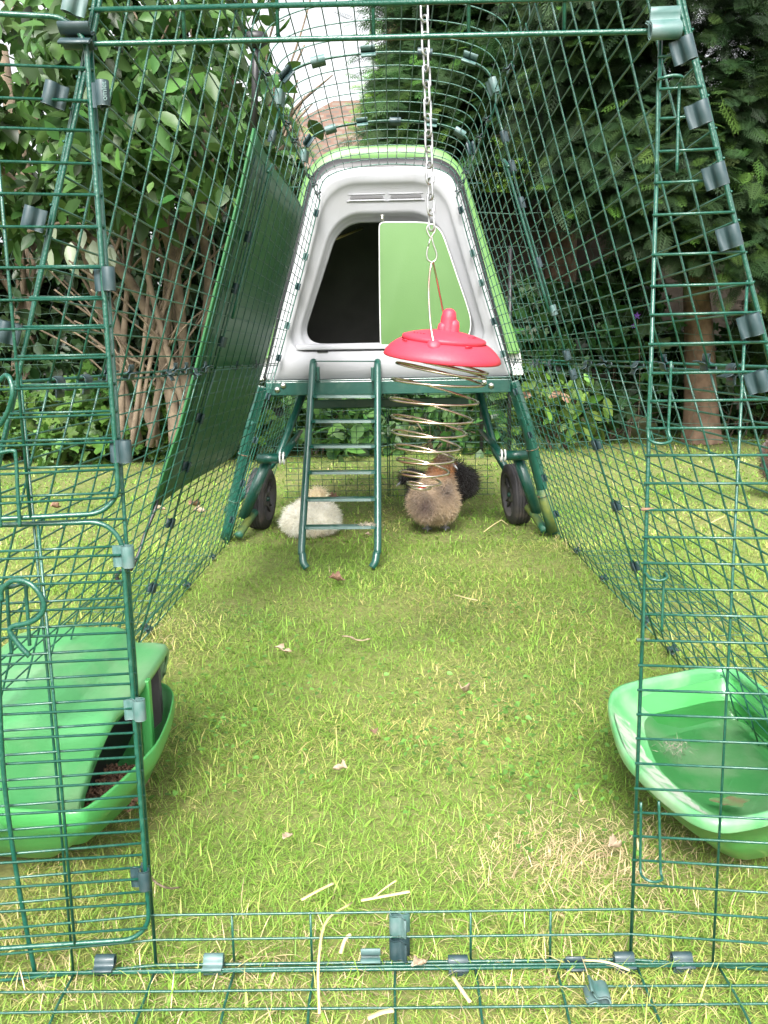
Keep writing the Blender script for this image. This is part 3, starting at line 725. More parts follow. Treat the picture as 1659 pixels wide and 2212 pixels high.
for k, f in enumerate((.005, .163, .30, .435, .575, .72, .865)):
    f = (-.004, .175, .308, .44, .575, .712, .85)[k]
    a = TL+(BL-TL)*f; b = TR+(BR-TR)*f; mb = MB()
    if k == 0: mb.tube([a+(0, .0, .008), b+(0, 0, .008)], .0022, 6)
    else:
        a = a+(.008, 0, 0); b = b-(.008, 0, 0)
        mb.loft([[p+(0, -.015, -.004), p+(0, -.013, .004), p+(0, .013, .006), p+(0, .013, -.002)] for p in (a, a+(.012, -.004, 0), b+(-.012, -.004, 0), b)], cap0=True, cap1=True)
    mb.build('rung', M['frame'], lad, smooth=k == 0)
    if k == 6:
        pass
p = TL+(BL-TL)*.0; f = .985; a = TL+(BL-TL)*f; b = TR+(BR-TR)*f
mb = MB(); f = .85
# droppings and fluff caught on the lowest rung
pq = TR+(BR-TR)*.85+np.array((-.03, -.006, .006))
n = 220; O = pq+rng.normal(0, 1, (n, 3))*(.013, .005, .003); o = scatter([(-.05, 0, 0), (.05, 0, 0), (0, 1, .2)], [(0, 1, 2)], O, frames(rdir(n)+(0, 0, .4), rdir(n)), rng.uniform(.006, .014, n), np.array([.62, .52, .42])*rng.uniform(.5, 1.3, (n, 1)), 'fluff', M['feather'])
tag(o, 'pale tuft of fluff caught on the lowest ladder rung', 'fluff')

# ------------------------------------------------------------------ chain and hanging treat spring
YC = 1.46
ch = empty('chain', atY(918, 20, YC), 'galvanised steel link chain hanging from the run roof', 'chain')
ctop = np.array((atY(917, 0, YC)[0]-.002, YC, 1.196)); cbot = atY(932.5, 492, YC)
Lc = np.linalg.norm(ctop-cbot); NL = int(round(Lc/.0235)); dirv = (cbot-ctop)/Lc
def link_pts(cen, d, side, hl=.0102, hw=.0062, n=10):
    P = []
    for t in np.linspace(-90, 90, n): P.append(cen-d*(-hl)+0*side if 0 else cen+d*hl*1.0+side*hw*math.sin(R(t))+d*hw*math.cos(R(t)))
    for t in np.linspace(90, 270, n): P.append(cen-d*hl+side*hw*math.sin(R(t))+d*hw*math.cos(R(t)))
    return P
s1 = np.array((math.cos(R(35)), math.sin(R(35)), 0)); s2 = np.array((-math.sin(R(35)), math.cos(R(35)), 0))
for i in range(NL):
    c = ctop+dirv*(i+.5)*Lc/NL; sd_ = (s1 if i % 2 == 0 else s2); 
    a_ = random.uniform(-.15, .15); sd_ = sd_*math.cos(a_)+np.cross(dirv, sd_)*math.sin(a_)
    mb = MB(); mb.tube(link_pts(c, dirv, sd_), .0018, 8, closed=True); mb.build('link', M['zinc'], ch)
# snap hook
mb = MB(); Pz = [(931, 515), (924, 503), (922, 494), (926, 486), (934, 485), (940, 491), (939, 501), (933, 511), (936, 527), (943, 548), (942, 560), (934, 566), (925, 562), (922, 552), (923, 540), (925, 533)]
mb.tube(smoothline([atY(x, y, YC-.002) for x, y in Pz], 60), .0013, 8); mb.tube([atY(924, 536, YC-.002), atY(930, 513, YC-.002)], .0011, 6); 
snap = mb.build('snap_hook', M['steel'], ch)
tf = empty('treat_feeder', atY(955, 760, YC), 'red capped spiral wire treat feeder hanging on the chain', 'treat feeder')
def zc(x, y): return ((1180+x/3.302)*.67769, (950+y/3.302)*.67769)
lc = atY(*zc(757, 628), YC); tilt = math.atan2(135, 1223)
rx = np.array((math.cos(tilt), 0, -math.sin(tilt))); up_ = np.array((math.sin(tilt), -.10, math.cos(tilt))); up_ /= np.linalg.norm(up_); ry = np.cross(up_, rx); Ql = np.stack([rx, ry, up_], 1)
mb = MB(); mb.lathe([(.090, .004), (.0948, -.0015), (.0960, .0), (.0925, .008), (.0860, .0155), (.0770, .0225), (.0705, .0262), (.0685, .0262)], 64, lc, Ql)
mb.lathe([(.0945, -.002), (.088, .004), (.06, .016), (0, .02)], 64, lc, Ql); mb.build('cap', M['red'], tf)
mb = MB(); mb.lathe([(.0665, .026), (.0680, .0285), (.0680, .0315), (.066, .0335), (.05, .0385), (.03, .0425), (.013, .0445), (0, .045)], 64, lc, Ql); mb.build('cap_top', M['red'], tf)
mb = MB(); k0 = lc+Ql@np.array((.004, 0, .042))
for (ox, oz, rr_, hh_) in ((0, .0, .0130, .036), (.0090, -.002, .0095, .022), (-.0085, -.003, .0085, .017), (.001, -.001, .011, .0)):
    if hh_: mb.lathe([(rr_*1.15, -.004), (rr_, .004), (rr_*.95, hh_*.6), (rr_*.8, hh_*.88), (rr_*.45, hh_), (0, hh_*1.03)], 20, k0+Ql@np.array((ox, -.004 if ox else 0, oz)), Ql)
mb.build('knob', M['red'], tf)
for a_ in (-148, -62, -118):
    e = np.array((math.cos(R(a_)), math.sin(R(a_)), 0)); pr = MB(); t_ = np.array((-e[1], e[0], 0)); base = lc+Ql@(e*.0755+np.array((0, 0, .0262)))
    if a_ != -118: pr.tube([base-Ql@(t_*.006), base+Ql@(t_*.006)], .0014, 6); pr.build('slot', M['red_print'], tf)
# embossed lettering on the cap, too worn to read
for a_ in (-160, -150, -142, -134, -46, -38, -30, -22):
    e = np.array((math.cos(R(a_)), math.sin(R(a_)), 0)); b_ = lc+Ql@(e*.052+np.array((0, 0, .0383))); t_ = np.array((-e[1], e[0], 0)); pr = MB(); pr.tube([b_, b_+Ql@(t_*.004+e*random.uniform(-.002, .003))], .0007, 5); pr.build('embossing', M['red_print'], tf)
bw = MB(); top = atY(934.5, 566, YC); fA = atY(*zc(672, 490), YC-.075); fB = lc+Ql@np.array((.028, .070, .024))
bw.tube(smoothline([fA, atY(930, 700, YC-.06), atY(926, 630, YC-.028), atY(929, 585, YC-.008), top, atY(943, 600, YC+.01), atY(952, 645, YC+.03), atY(961, 682, YC+.045), fB], 50), .0017, 8); bw.build('bail', M['coil'], tf)
mb = MB(); mb.lathe([(.011, -.002), (.009, .002), (.005, .004), (0, .004)], 16, fA+np.array((0, .002, 0)), np.stack([(1, 0, 0), (0, .5, .86), (0, -.86, .5)], 1).astype(float)); mb.build('bail_boss', M['red'], tf)
Lx = [(300, 560), (290, 595), (275, 680), (230, 850), (205, 1055), (222, 1240), (225, 1400), (257, 1555), (280, 1695), (312, 1835), (388, 1945), (430, 1985)]
Rx = [(1215, 740), (1235, 795), (1220, 843), (1190, 915), (1140, 1100), (1080, 1290), (1010, 1430), (950, 1580), (885, 1700), (830, 1835), (742, 1945), (636, 1998)]
P = []; nn = 14
for i in range(len(Lx)-1):
    A = atY(*zc(*Lx[i]), YC); B = atY(*zc(*Rx[i+1]), YC); C = atY(*zc(*Lx[i+1]), YC)
    for (p, q, sg) in ((A, B, 1), (B, C, -1)):
        cen = (p+q)/2; u = (p-q)/2; r_ = np.linalg.norm(u)
        for t in np.linspace(0, math.pi, nn, endpoint=False): P.append(cen+u*math.cos(t)+np.array((0, sg*r_*math.sin(t), sg*r_*.05*math.sin(t))))
mb = MB(); mb.tube(np.array(P), .0020, 8); mb.build('spring', M['coil'], tf)
mb = MB(); e_ = atY(*zc(545, 1988), YC); mb.tube([e_-(.006, 0, 0), e_+(.006, 0, 0)], .0022, 8); mb.build('end_tip', M['red'], tf)

# ------------------------------------------------------------------ troughs
def dirty(name, a, b, sc, lo, hi):
    return mat(name, a, .34, col2=b, nscale=sc, lo=lo, hi=hi, coat=.2, bump=.05, bscale=180)
M['bowl_in'] = dirty('trough_scaled_plastic', (.08, .30, .11), (.28, .38, .26), 12, .45, .75)
M['scum'] = mat('limescale', (.33, .36, .30), .85, col2=(.12, .30, .14), nscale=45, lo=.45, hi=.62, bump=.3, bscale=200)
M['hood'] = dirty('hood_dusty_plastic', (.07, .28, .10), (.25, .34, .21), 5, .45, .75)
M['dirt'] = mat('mud', (.085, .055, .025), .9, col2=(.05, .12, .035), nscale=60)
def rim_loop(s, xw, xi, y0, y1, z, r=.10, n=14, y_nose=0):
    """plan of a trough: flat against the wall at x = xw, rounded corners into the run at x = xi"""
    P = [(xw, y0), (xw, y1)]
    def arc(cx, cy, a0, a1, rx_, ry_): return [(cx+rx_*math.cos(R(a)), cy+ry_*math.sin(R(a))) for a in np.linspace(a0, a1, n)]
    dx = abs(xi-xw)
    if s > 0: # bowl right: interior toward -x
        P = arc(xi+r, y1-r, 90, 180, r, r)+arc(xi+r, y0+r, 180, 270, r, r)
        P = inter((xw, y0), (xw, y1), 8)+inter((xw, y1), (xi+r, y1), 5)[1:-1]+P+inter((xi+r, y0), (xw, y0), 5)[1:-1]
    else:
        P = arc(xi-r, y1-r, 90, 0, r, r)+arc(xi-r, y0+r, 0, -90, r, r)
        P = inter((xw, y0), (xw, y1), 8)+inter((xw, y1), (xi-r, y1), 5)[1:-1]+P+inter((xi-r, y0), (xw, y0), 5)[1:-1]
    return np.array([(p[0], p[1], z) for p in P])
def scale_ring(Rg, k, z, c=None):
    c = Rg.mean(0) if c is None else c; Q = Rg.copy(); Q[:, :2] = c[:2]+(Q[:, :2]-c[:2])*k; Q[:, 2] = z; return Q
# drinker: bowl hung on the right wall
def zr(x, y): return ((1900+x/2.765)*.67769, (2050+y/2.765)*.67769)
db = empty('drinker', (.42, 1.1, 0), 'open green plastic water trough beside the right wire wall', 'water trough')
ZR = .115
rp = [(130, 480), (165, 430), (240, 385), (420, 335), (650, 290), (900, 238), (1060, 222), (1170, 232), (1260, 268), (1400, 355), (1530, 450), (1800, 640), (2050, 900), (2100, 1200), (1900, 1400), (1620, 1480), (1400, 1535), (1150, 1572), (980, 1545), (830, 1480), (700, 1392), (560, 1282), (400, 1135), (290, 1020), (210, 880), (150, 700), (122, 570)]
rim_ = np.array([atZ(*zr(*p), ZR) for p in rp]); rim_ = smoothline(rim_, 96, closed=True); rim_[:, 2] = ZR
cen = rim_.mean(0)
cc_ = cen+np.array((.01, 0, 0))
outer = [scale_ring(rim_, 1.015, ZR-.012, cc_), scale_ring(rim_, 1.025, ZR-.004, cc_), scale_ring(rim_, 1.012, ZR+.003, cc_), scale_ring(rim_, .985, ZR+.003, cc_), scale_ring(rim_, .962, ZR-.005, cc_), scale_ring(rim_, .93, ZR-.024, cc_+(.22, .22, 0)), scale_ring(rim_, .84, ZR-.042, cc_+(.20, .22, 0)), scale_ring(rim_, .74, ZR-.060, cc_+(.18, .20, 0)), scale_ring(rim_, .62, ZR-.072, cc_+(.17, .18, 0)), scale_ring(rim_, .4, ZR-.076, cc_+(.16, .16, 0)), scale_ring(rim_, .1, ZR-.077, cc_+(.15, .15, 0))]
mb = MB(); mb.loft(outer, cap1=True); mb.build('bowl', M['bowl_in'], db)
mb = MB(); cw_ = cc_+np.array((.17, .05, 0)); mb.loft([scale_ring(rim_, 1.015, ZR-.012, cc_), scale_ring(rim_, .985, ZR-.014, cc_), scale_ring(rim_, .92, ZR-.045, cw_), scale_ring(rim_, .78, ZR-.085, cw_), scale_ring(rim_, .60, ZR-.108, cw_), scale_ring(rim_, .1, ZR-.111, cw_)], cap1=True); mb.build('outer_shell', M['bright'], db)
# chalky scale crust above the water line on the near side
mb = MB(); n = len(rim_); idx = [i for i in range(n) if 64 <= i <= 92]
ra = scale_ring(rim_, .960, ZR-.0055, cc_)[idx]; rb_ = scale_ring(rim_, .93, ZR-.0235, cc_+(.22, .22, 0))[idx]; rc_ = scale_ring(rim_, .84, ZR-.0415, cc_+(.20, .22, 0))[idx]
wv = np.array([.25+.75*math.sin(math.pi*k/(len(idx)-1))+.12*math.sin(k*2.3) for k in range(len(idx))])[:, None]
rc_ = rb_+(rc_-rb_)*np.clip(wv, 0, 1); rb_ = ra+(rb_-ra)*np.clip(wv*1.3, 0, 1)
for q in (ra, rb_, rc_): q += (cc_-q)*.006+(0, 0, .0022)
mb.loft([ra, rb_, rc_], closed=False); sc_ = mb.build('limescale', M['scum'], db)
# water
wat = bpy.data.materials.new('water'); wat.use_nodes = True; b = wat.node_tree.nodes['Principled BSDF']
wn = wat.node_tree.nodes; wl = wat.node_tree.links; wt = wn.new('ShaderNodeBsdfTransparent'); wg = wn.new('ShaderNodeBsdfGlossy'); wf = wn.new('ShaderNodeFresnel'); wm = wn.new('ShaderNodeMixShader')
wf.inputs['IOR'].default_value = 1.33; wg.inputs['Roughness'].default_value = .02; wt.inputs['Color'].default_value = (.86, .95, .86, 1)
wl.new(wf.outputs[0], wm.inputs[0]); wl.new(wt.outputs[0], wm.inputs[1]); wl.new(wg.outputs[0], wm.inputs[2]); wl.new(wm.outputs[0], wn['Material Output'].inputs['Surface'])
mb = MB(); mb.loft([scale_ring(rim_, .82, ZR-.048, cc_+(.195, .215, 0)), scale_ring(rim_, .5, ZR-.048, cc_+(.17, .18, 0))], cap1=True); o = mb.build('water', wat); o.data.flip_normals(); tag(o, 'shallow clear water lying in the open green trough', 'water', kind='structure')
# silt on the bowl floor and a small feather
dp = atZ(*zr(1190, 1400), ZR-.046); mb = MB(); a = np.linspace(0, 2*math.pi, 24, endpoint=False)
mb.add([dp]+[dp+(.022*math.cos(t)*(1+.3*math.sin(3*t)), .012*math.sin(t)*(1+.25*math.cos(5*t)), .0008) for t in a], [(0, i+1, (i+1) % 24+1) for i in range(24)]); tag(mb.build('silt', M['dirt']), 'brown smear of mud near the front of the green trough', 'mud')
n = 160; dp = atZ(*zr(690, 910), ZR-.044); O = dp+rng.normal(0, 1, (n, 3))*(.010, .010, .003)
tag(scatter([(-.04, 0, 0), (.04, 0, 0), (0, 1, .2)], [(0, 1, 2)], O, frames(rdir(n), rdir(n)), rng.uniform(.006, .014, n), np.array([.25, .22, .18])*rng.uniform(.5, 1.6, (n, 1)), 'feather', M['feather']), 'wet grey feather floating in the green water trough', 'feather')

# feeder: hooded trough on the left wall
fd = empty('feeder', (-.42, 1.1, 0), 'hooded green plastic feeder with dusty top beside the left wire wall', 'feeder')
ZT = .112
tp = [(300, 1478), (345, 1482), (366, 1490), (377, 1506), (374, 1535), (364, 1568), (343, 1614), (320, 1642), (294, 1670), (250, 1712), (205, 1748), (165, 1766), (65, 1764), (0, 1759), (-120, 1745), (-300, 1700), (-380, 1600), (-300, 1530), (-100, 1495), (120, 1478)]
tr_ = smoothline([atZ(x, y, ZT) for x, y in tp], 110, closed=True); tr_[:, 2] = ZT; tc_ = tr_.mean(0)
tw_ = tc_+np.array((-.17, .04, 0))
mb = MB(); mb.loft([scale_ring(tr_, .2, ZT-.107, tw_), scale_ring(tr_, .58, ZT-.104, tw_), scale_ring(tr_, .76, ZT-.085, tw_), scale_ring(tr_, .90, ZT-.05, tw_), scale_ring(tr_, .955, ZT-.026, tc_), scale_ring(tr_, .985, ZT-.018, tc_), scale_ring(tr_, 1.0, ZT-.010, tc_), scale_ring(tr_, .995, ZT+.004, tc_), scale_ring(tr_, .985, ZT+.008, tc_), scale_ring(tr_, .972, ZT+.004, tc_), scale_ring(tr_, .93, ZT-.020, tc_), scale_ring(tr_, .86, ZT-.050, tc_), scale_ring(tr_, .5, ZT-.065, tc_)], cap0=True, cap1=True)
mb.build('tray', M['bright'], fd)
# hood: lofted across Y as closed cross sections in X-Z
HX = [  # (y, lip x, lip z, shoulder x, shoulder z, back z)
]
hood = MB()
YH0, YH1 = .935, 1.325
def hsec(f, dy=0, drop=0, pull=0):
    lx = -.351-pull
    zt = .218
    pts = [(-.60, zt-.030), (-.575, zt-.008), (-.54, zt), (-.46, zt), (lx-.078, zt), (lx-.066, zt-.004), (lx-.056, zt-.019), (lx-.047, zt-.026), (lx-.020, zt-.0265), (lx-.005, zt-.029), (lx, zt-.037), (lx-.004, zt-.046)]
    out = []
    for x, z in pts:
        yn = 1.035-.75*min(.17, max(0, -.335-x)); bow = .005*math.sin(math.pi*min(max(f, 0), 1))
        out.append((x+bow*(x > -.5), yn+(YH1-yn)*f+dy, z-drop))
    return np.array(out)
prof_ = [(.026*(1-math.sin(R(a_))), .026*(1-math.cos(R(a_)))) for a_ in np.linspace(0, 90, 7)]
secs = [hsec(1, .001, .075, .030), hsec(1, 0, .045, .012)]+[hsec(1, -a_, b_, b_*.3) for a_, b_ in prof_[::-1]]+[hsec(f) for f in np.linspace(.86, .14, 8)]+[hsec(0, a_, b_, b_*.4) for a_, b_ in prof_]+[hsec(0, .000, .050, .020), hsec(0, -.004, .080, .030), hsec(0, -.008, .125, .036)]
hood.loft(secs, closed=False)
hood.build('hood', M['hood'], fd, solid=.003)
# pillar, then dark boxes added to stand in for shade under the hood
mb = MB(); px_ = atY(321, 1500, 1.17); mb.box((px_[0]-.010, 1.16, .07), (px_[0]+.004, 1.174, .185)); mb.build('pillar', M['bright'], fd, smooth=False, bevel=.002)
mb = MB(); mb.box((-.60, YH0+.10, .045), (-.405, YH1-.045, .18)); mb.build('dark_fill', M['black'], fd, smooth=False)
mb = MB(); mb.box((-.58, YH1-.04, .06), (-.362, YH1-.028, .18)); mb.build('dark_fill', M['grey_in'], fd, smooth=False)
n = 1500; O = np.stack([rng.uniform(-.42, -.345, n), rng.uniform(YH0+.12, YH1-.17, n), rng.uniform(.048, .066, n)], 1)
TVp = np.array([(math.cos(a)*.35, z, math.sin(a)*.35) for z in (-1, 1) for a in np.linspace(0, 6.28, 6, endpoint=False)]); TFp = [(i, (i+1) % 6, 6+(i+1) % 6, 6+i) for i in range(6)]+[(5, 4, 3, 2, 1, 0), (6, 7, 8, 9, 10, 11)]
o = scatter(TVp, TFp, O, frames(rdir(n), rdir(n)), rng.uniform(.0035, .0055, n), np.array([.17, .095, .06])*rng.uniform(.5, 1.5, (n, 1)), 'feed_pellets', M['pellet']); tag(o, 'brown feed pellets heaped in the tray of the hooded feeder', 'feed', kind='stuff')
mb = MB()
for x_ in (.055, .075): mb.box(atY(40+x_*300, 1760, .868)+(-.012, -.002, -.004), atY(40+x_*300, 1760, .868)+(.0, .004, .004))

# ------------------------------------------------------------------ hens
def smin(a, b, k=.03): 
    h = np.clip(.5+.5*(b-a)/k, 0, 1); return b*(1-h)+a*h-k*h*(1-h)
def blobmesh(name, blobs, voxel=.006):
    bm = bmesh.new()
    for c, r3 in blobs:
        mt = Matrix.Translation(Vector(c)) @ Matrix.Diagonal((*r3, 1)); bmesh.ops.create_icosphere(bm, subdivisions=3, radius=1, matrix=mt)
    me = bpy.data.meshes.new(name+'_m'); bm.to_mesh(me); bm.free()
    o = bpy.data.objects.new(name+'_t', me); COL.objects.link(o)
    md = o.modifiers.new('r', 'REMESH'); md.mode = 'VOXEL'; md.voxel_size = voxel
    sm = o.modifiers.new('s', 'SMOOTH'); sm.factor = .8; sm.iterations = 14
    dg = bpy.context.evaluated_depsgraph_get(); me2 = bpy.data.meshes.new_from_object(o.evaluated_get(dg))
    bpy.data.objects.remove(o); me2.name = name; return me2
def hen(name, loc, rz, blobs, colf, label, fur=.022, nf=9000, beak=None, eye=None, legs=(), zs=1, bk=.013):
    root = empty(name, loc, label, 'hen'); root.rotation_euler = (0, 0, rz); root.scale = (1, 1, zs)
    me = blobmesh('body', blobs); V = np.zeros(len(me.vertices)*3); me.vertices.foreach_get('co', V); V = V.reshape(-1, 3)
    ca = me.color_attributes.new('Col', 'FLOAT_COLOR', 'POINT'); C4 = np.ones((len(V), 4), np.float32); C4[:, :3] = np.clip(colf(V), 0, 1); ca.data.foreach_set('color', C4.ravel())
    me.polygons.foreach_set('use_smooth', [True]*len(me.polygons)); me.materials.clear(); me.materials.append(M['feather'])
    bo = bpy.data.objects.new('body', me); COL.objects.link(bo); bo.parent = root
    # plumage
    ar = np.array([p.area for p in me.polygons]); cn = np.array([p.center for p in me.polygons]); nm = np.array([p.normal for p in me.polygons])
    i = rng.choice(len(ar), nf, p=ar/ar.sum()); P = cn[i]+rng.normal(0, .002, (nf, 3)); N = nm[i]
    d = N*.42+rng.normal(0, .30, (nf, 3))+np.array((0, -.30, -.35))
    L = fur*rng.uniform(.4, 1.3, nf)*(1+.35*vnoise(P, 45, 5))
    TVf = np.array([(-.025, 0, 0), (.025, 0, 0), (.020, .55, .08), (-.020, .55, .08), (0, 1, -.02)])
    C = colf(P)*rng.uniform(.72, 1.2, (nf, 1))
    ORG[root.name] = np.zeros(3)
    fo = scatter(TVf, [(0, 1, 2, 3), (3, 2, 4)], P-N*.003, frames(d, N+rng.normal(0, .12, (nf, 3))), L, np.clip(C, 0, 1), 'plumage', M['feather'], parent=root)
    ORG[root.name] = np.array(loc, float)
    if beak is not None:
        b0, b1 = map(np.array, beak); q = MB(); q.tube([b0, b0+(b1-b0)*.5, b1], [bk*.5, bk*.38, .0008], 8); q.v = [v for v in q.v]
        ORG['_z'] = np.zeros(3); me_ = q.build('beak', M['beak']); me_.parent = root
    if eye is not None:
        q = MB(); q.lathe([(0, -.003), (.0022, -.002), (.003, 0), (.0022, .002), (0, .003)], 10, eye); e_ = q.build('eye', M['eye']); e_.parent = root
    for lx, ly, zt in legs:
        q = MB(); q.tube(smoothline([(lx, ly, zt), (lx, ly+.006, zt*.5), (lx, ly, .008)], 8), .0052, 8)
        for a_, l_ in ((60, .035), (90, .042), (120, .035), (-90, .018), (40, .02)):
            q.tube([(lx, ly, .009), (lx+l_*.6*math.cos(R(a_)), ly+l_*.6*math.sin(R(a_)), .009), (lx+l_*math.cos(R(a_)), ly+l_*math.sin(R(a_)), .003)], [.0045, .0035, .0015], 6)
        l_ = q.build('leg', M['skin']); l_.parent = root
    return root
def whitec(P):
    c = np.tile([.97, .94, .84], (len(P), 1)); 
    k = np.exp(-((P[:, 0]-.03)/.035)**2-((P[:, 2]-.02)/.04)**2)[:, None]*(P[:, 1] < .02)[:, None]; c = c*(1-k*.35)+np.array([.75, .55, .32])*k*.35
    k = np.clip((P[:, 2]-.152)/.02, 0, 1)[:, None]; c = c*(1-k)+np.array([.90, .80, .60])*k
    return c
hen('silkie_hen', (-.292, 3.12, 0), 0, [((0, 0, .075), (.098, .12, .075)), ((0, -.03, .06), (.10, .09, .06)), ((0, .04, .11), (.065, .07, .06)), ((.012, .05, .165), (.027, .028, .03)), ((.02, .052, .180), (.030, .03, .028))], whitec, 'white fluffy silkie hen sitting on grass behind the ladder, back turned', fur=.023, nf=34000, beak=((.02, .075, .17), (.02, .098, .160)), zs=.74)
def brownc(P):
    n = len(P); buff = np.array([.55, .42, .28]); grey = np.array([.12, .08, .068]); org = np.array([.38, .17, .06]); hd = np.array([.20, .125, .075])
    c = np.tile(buff, (n, 1))
    k = np.exp(-((P[:, 0]+.030)/.042)**2-((P[:, 2]-.125)/.055)**2)[:, None]*(P[:, 1] < .0)[:, None]*1.0; c = c*(1-k)+grey*k
    k = np.exp(-((P[:, 0]-.045)/.025)**2-((P[:, 2]-.165)/.04)**2)[:, None]*.8; c = c*(1-k)+grey*k
    k = (np.clip((P[:, 2]-.205)/.02, 0, 1))[:, None]; c = c*(1-k)+org*k
    k = (np.clip((P[:, 2]-.255)/.02, 0, 1)*np.clip((P[:, 0]-.015)/.02, 0, 1))[:, None]; c = c*(1-k)+hd*k
    st = .8+.3*np.sin(P[:, 0]*240+P[:, 2]*60); return c*(1+.0*st[:, None])
hen('silkie_hen', (.142, 3.12, 0), 0, [((0, 0, .115), (.075, .10, .075)), ((-.025, -.055, .125), (.055, .05, .07)), ((.02, .03, .18), (.055, .06, .055)), ((.03, .06, .22), (.038, .04, .045)), ((.052, .055, .265), (.026, .032, .026)), ((.045, .05, .28), (.028, .028, .024)), ((.045, -.01, .12), (.04, .07, .06))], brownc, 'buff and grey-brown silkie hen standing under the treat spring, tail to viewer', fur=.025, nf=32000, beak=((.074, .045, .262), (.093, .028, .240)), eye=(.072, .03, .268), legs=((-.02, -.01, .07), (.045, 0, .07)), zs=.90)
def blackc(P): return np.tile([.016, .012, .011], (len(P), 1))*(1+.5*np.sin(P[:, 0]*200)[:, None]*.5)
hen('silkie_hen', (.175, 3.36, 0), 0, [((0, 0, .13), (.10, .08, .08)), ((.085, 0, .175), (.065, .06, .075)), ((.055, 0, .22), (.055, .05, .055)), ((-.06, 0, .17), (.05, .05, .05)), ((-.115, -.01, .205), (.032, .035, .032)), ((-.105, -.01, .225), (.03, .03, .025)), ((-.07, -.02, .12), (.05, .05, .06))], blackc, 'black silkie hen standing behind the buff hen, facing left', fur=.028, nf=20000, beak=((-.14, -.02, .185), (-.162, -.03, .165)), eye=(-.137, -.04, .205), legs=((-.02, .02, .07), (.05, .0, .07)), zs=.80)
def darkc(P):
    c = np.tile([.05, .022, .013], (len(P), 1)); k = (np.sin(P[:, 0]*90+P[:, 2]*140)*.5+.5)[:, None]; return c*(1-k)+np.array([.15, .07, .035])*k
hg = atZ(1700, 1078, 0)
hen('silkie_hen', (hg[0], hg[1], 0), 0, [((0, 0, .14), (.11, .10, .09)), ((-.06, 0, .19), (.06, .06, .07)), ((.06, 0, .22), (.05, .05, .06)), ((.08, 0, .27), (.035, .035, .035))], darkc, 'dark brown hen outside the run at the right edge', fur=.026, nf=7000, beak=((.11, 0, .27), (.13, 0, .26)), legs=((-.02, 0, .08), (.04, 0, .08)))

# ------------------------------------------------------------------ litter on the lawn
def dry_leaf(x, y, ang, L, m, label, curl=.5, w_=.45, name='dry_leaf', cat='leaf', tilt_=.2):
    p = atZ(x, y, .014); V = []; F = []; nu, nv = 9, 5; rr = random.Random(int(x*7+y))
    for i in range(nu):
        t = i/(nu-1); hw = w_*math.sin(math.pi*min(1, t*.93+.04))**.8*(1+.25*math.sin(i*2.4+rr.random()*6))
        for j in range(nv):
            s_ = (j/(nv-1)-.5)*2; V.append(((t-.5), s_*hw*.5, curl*(s_*hw)**2*.9+.10*math.sin(t*7+rr.random())*.6+abs(s_)*.03*rr.random()))
    F = [(i*nv+j, i*nv+j+1, (i+1)*nv+j+1, (i+1)*nv+j) for i in range(nu-1) for j in range(nv-1)]
    mb = MB(); Rm = np.array(Matrix.Rotation(ang, 3, 'Z') @ Matrix.Rotation(tilt_, 3, 'Y')); V = np.array(V)*L@Rm.T+p+(0, 0, .008)
    mb.add(V, F); o = mb.build(name, M[m], origin=p, solid=.0005); tag(o, label, cat, 'dry leaves lying on the lawn'); return o
dry_leaf(770, 1388, R(12), .062, 'deadpale', 'long pale dry leaf lying on grass, midway up the run', .3, .25)
dry_leaf(612, 1412, R(-15), .038, 'deadpale', 'pale curled leaf just left of the long pale leaf', .8, .5)
dry_leaf(1003, 1500, R(70), .040, 'deadpale', 'pinkish upright curled leaf in the middle of the lawn', 1.2, .5, tilt_=.5)
dry_leaf(727, 1258, R(5), .046, 'deadleaf', 'crumpled dark brown leaf below the ladder foot', .6, .8)
dry_leaf(808, 1592, R(100), .022, 'deadleaf', 'small orange brown leaf below the pinkish curled leaf', 1, .6)
dry_leaf(735, 1672, R(160), .024, 'deadpale', 'little reddish leaf among clover, left of centre', 1, .6)
dry_leaf(905, 1598+500, R(40), .02, 'deadpale', 'tiny pale leaf near the front skirt wires', 1, .5)
dry_leaf(1327, 1842, R(20), .018, 'deadpale', 'small whitish crumb of leaf in the bleached patch', 1, .8)
dry_leaf(620, 1820, R(70), .020, 'deadpale', 'small tan leaf left of the near straw', .6, .6)
dry_leaf(720, 1080, R(0), .05, 'deadleaf', 'reddish dry leaf behind the white hen', 1.2, .7)
dry_leaf(795, 1160, R(10), .022, 'deadpale', 'small pale leaf under the lowest ladder rung', 1.0, .7)
for k, (x, y, a_, L_) in enumerate(((345, 1105, 20, .05), (420, 1095, 60, .06), (430, 1110, 0, .05), (120, 1100, 40, .045))): dry_leaf(x, y, R(a_), L_, 'deadleaf' if k % 2 else 'deadpale', ['pale fallen leaf on lawn left of the run, nearest the shade sheet', 'brown fallen leaf left of the run in front of the bed', 'tan fallen leaf lying beside the brown one left of the run', 'brown fallen leaf far left behind the folded doors'][k], 1, .7)
def straw(pts, label, r=.0012, z=.026, grp='straw stalks on the lawn'):
    mb = MB(); P = [atZ(x, y, z+dz) for x, y, dz in pts]; mb.tube(smoothline(P, 14), r, 6, flat=.5); o = mb.build('straw', M['straw'], origin=P[0]); tag(o, label, 'straw', grp)
straw([(651, 1944, 0), (685, 1925, .006), (720, 1908, .004)], 'short straight straw piece, nearest the left folded door', .0022)
straw([(780, 1945, 0), (830, 1936, .004), (885, 1926, .004)], 'thick yellow straw lying level right of the short straw', .0024)
straw([(808, 1938, .002), (832, 1918, .004), (856, 1902, .006)], 'thin straw crossing the thick yellow one', .0013)
straw([(735, 2060, 0), (745, 2030, .008), (757, 2018, .01)], 'pale straw sticking up behind the front rail', .0022)
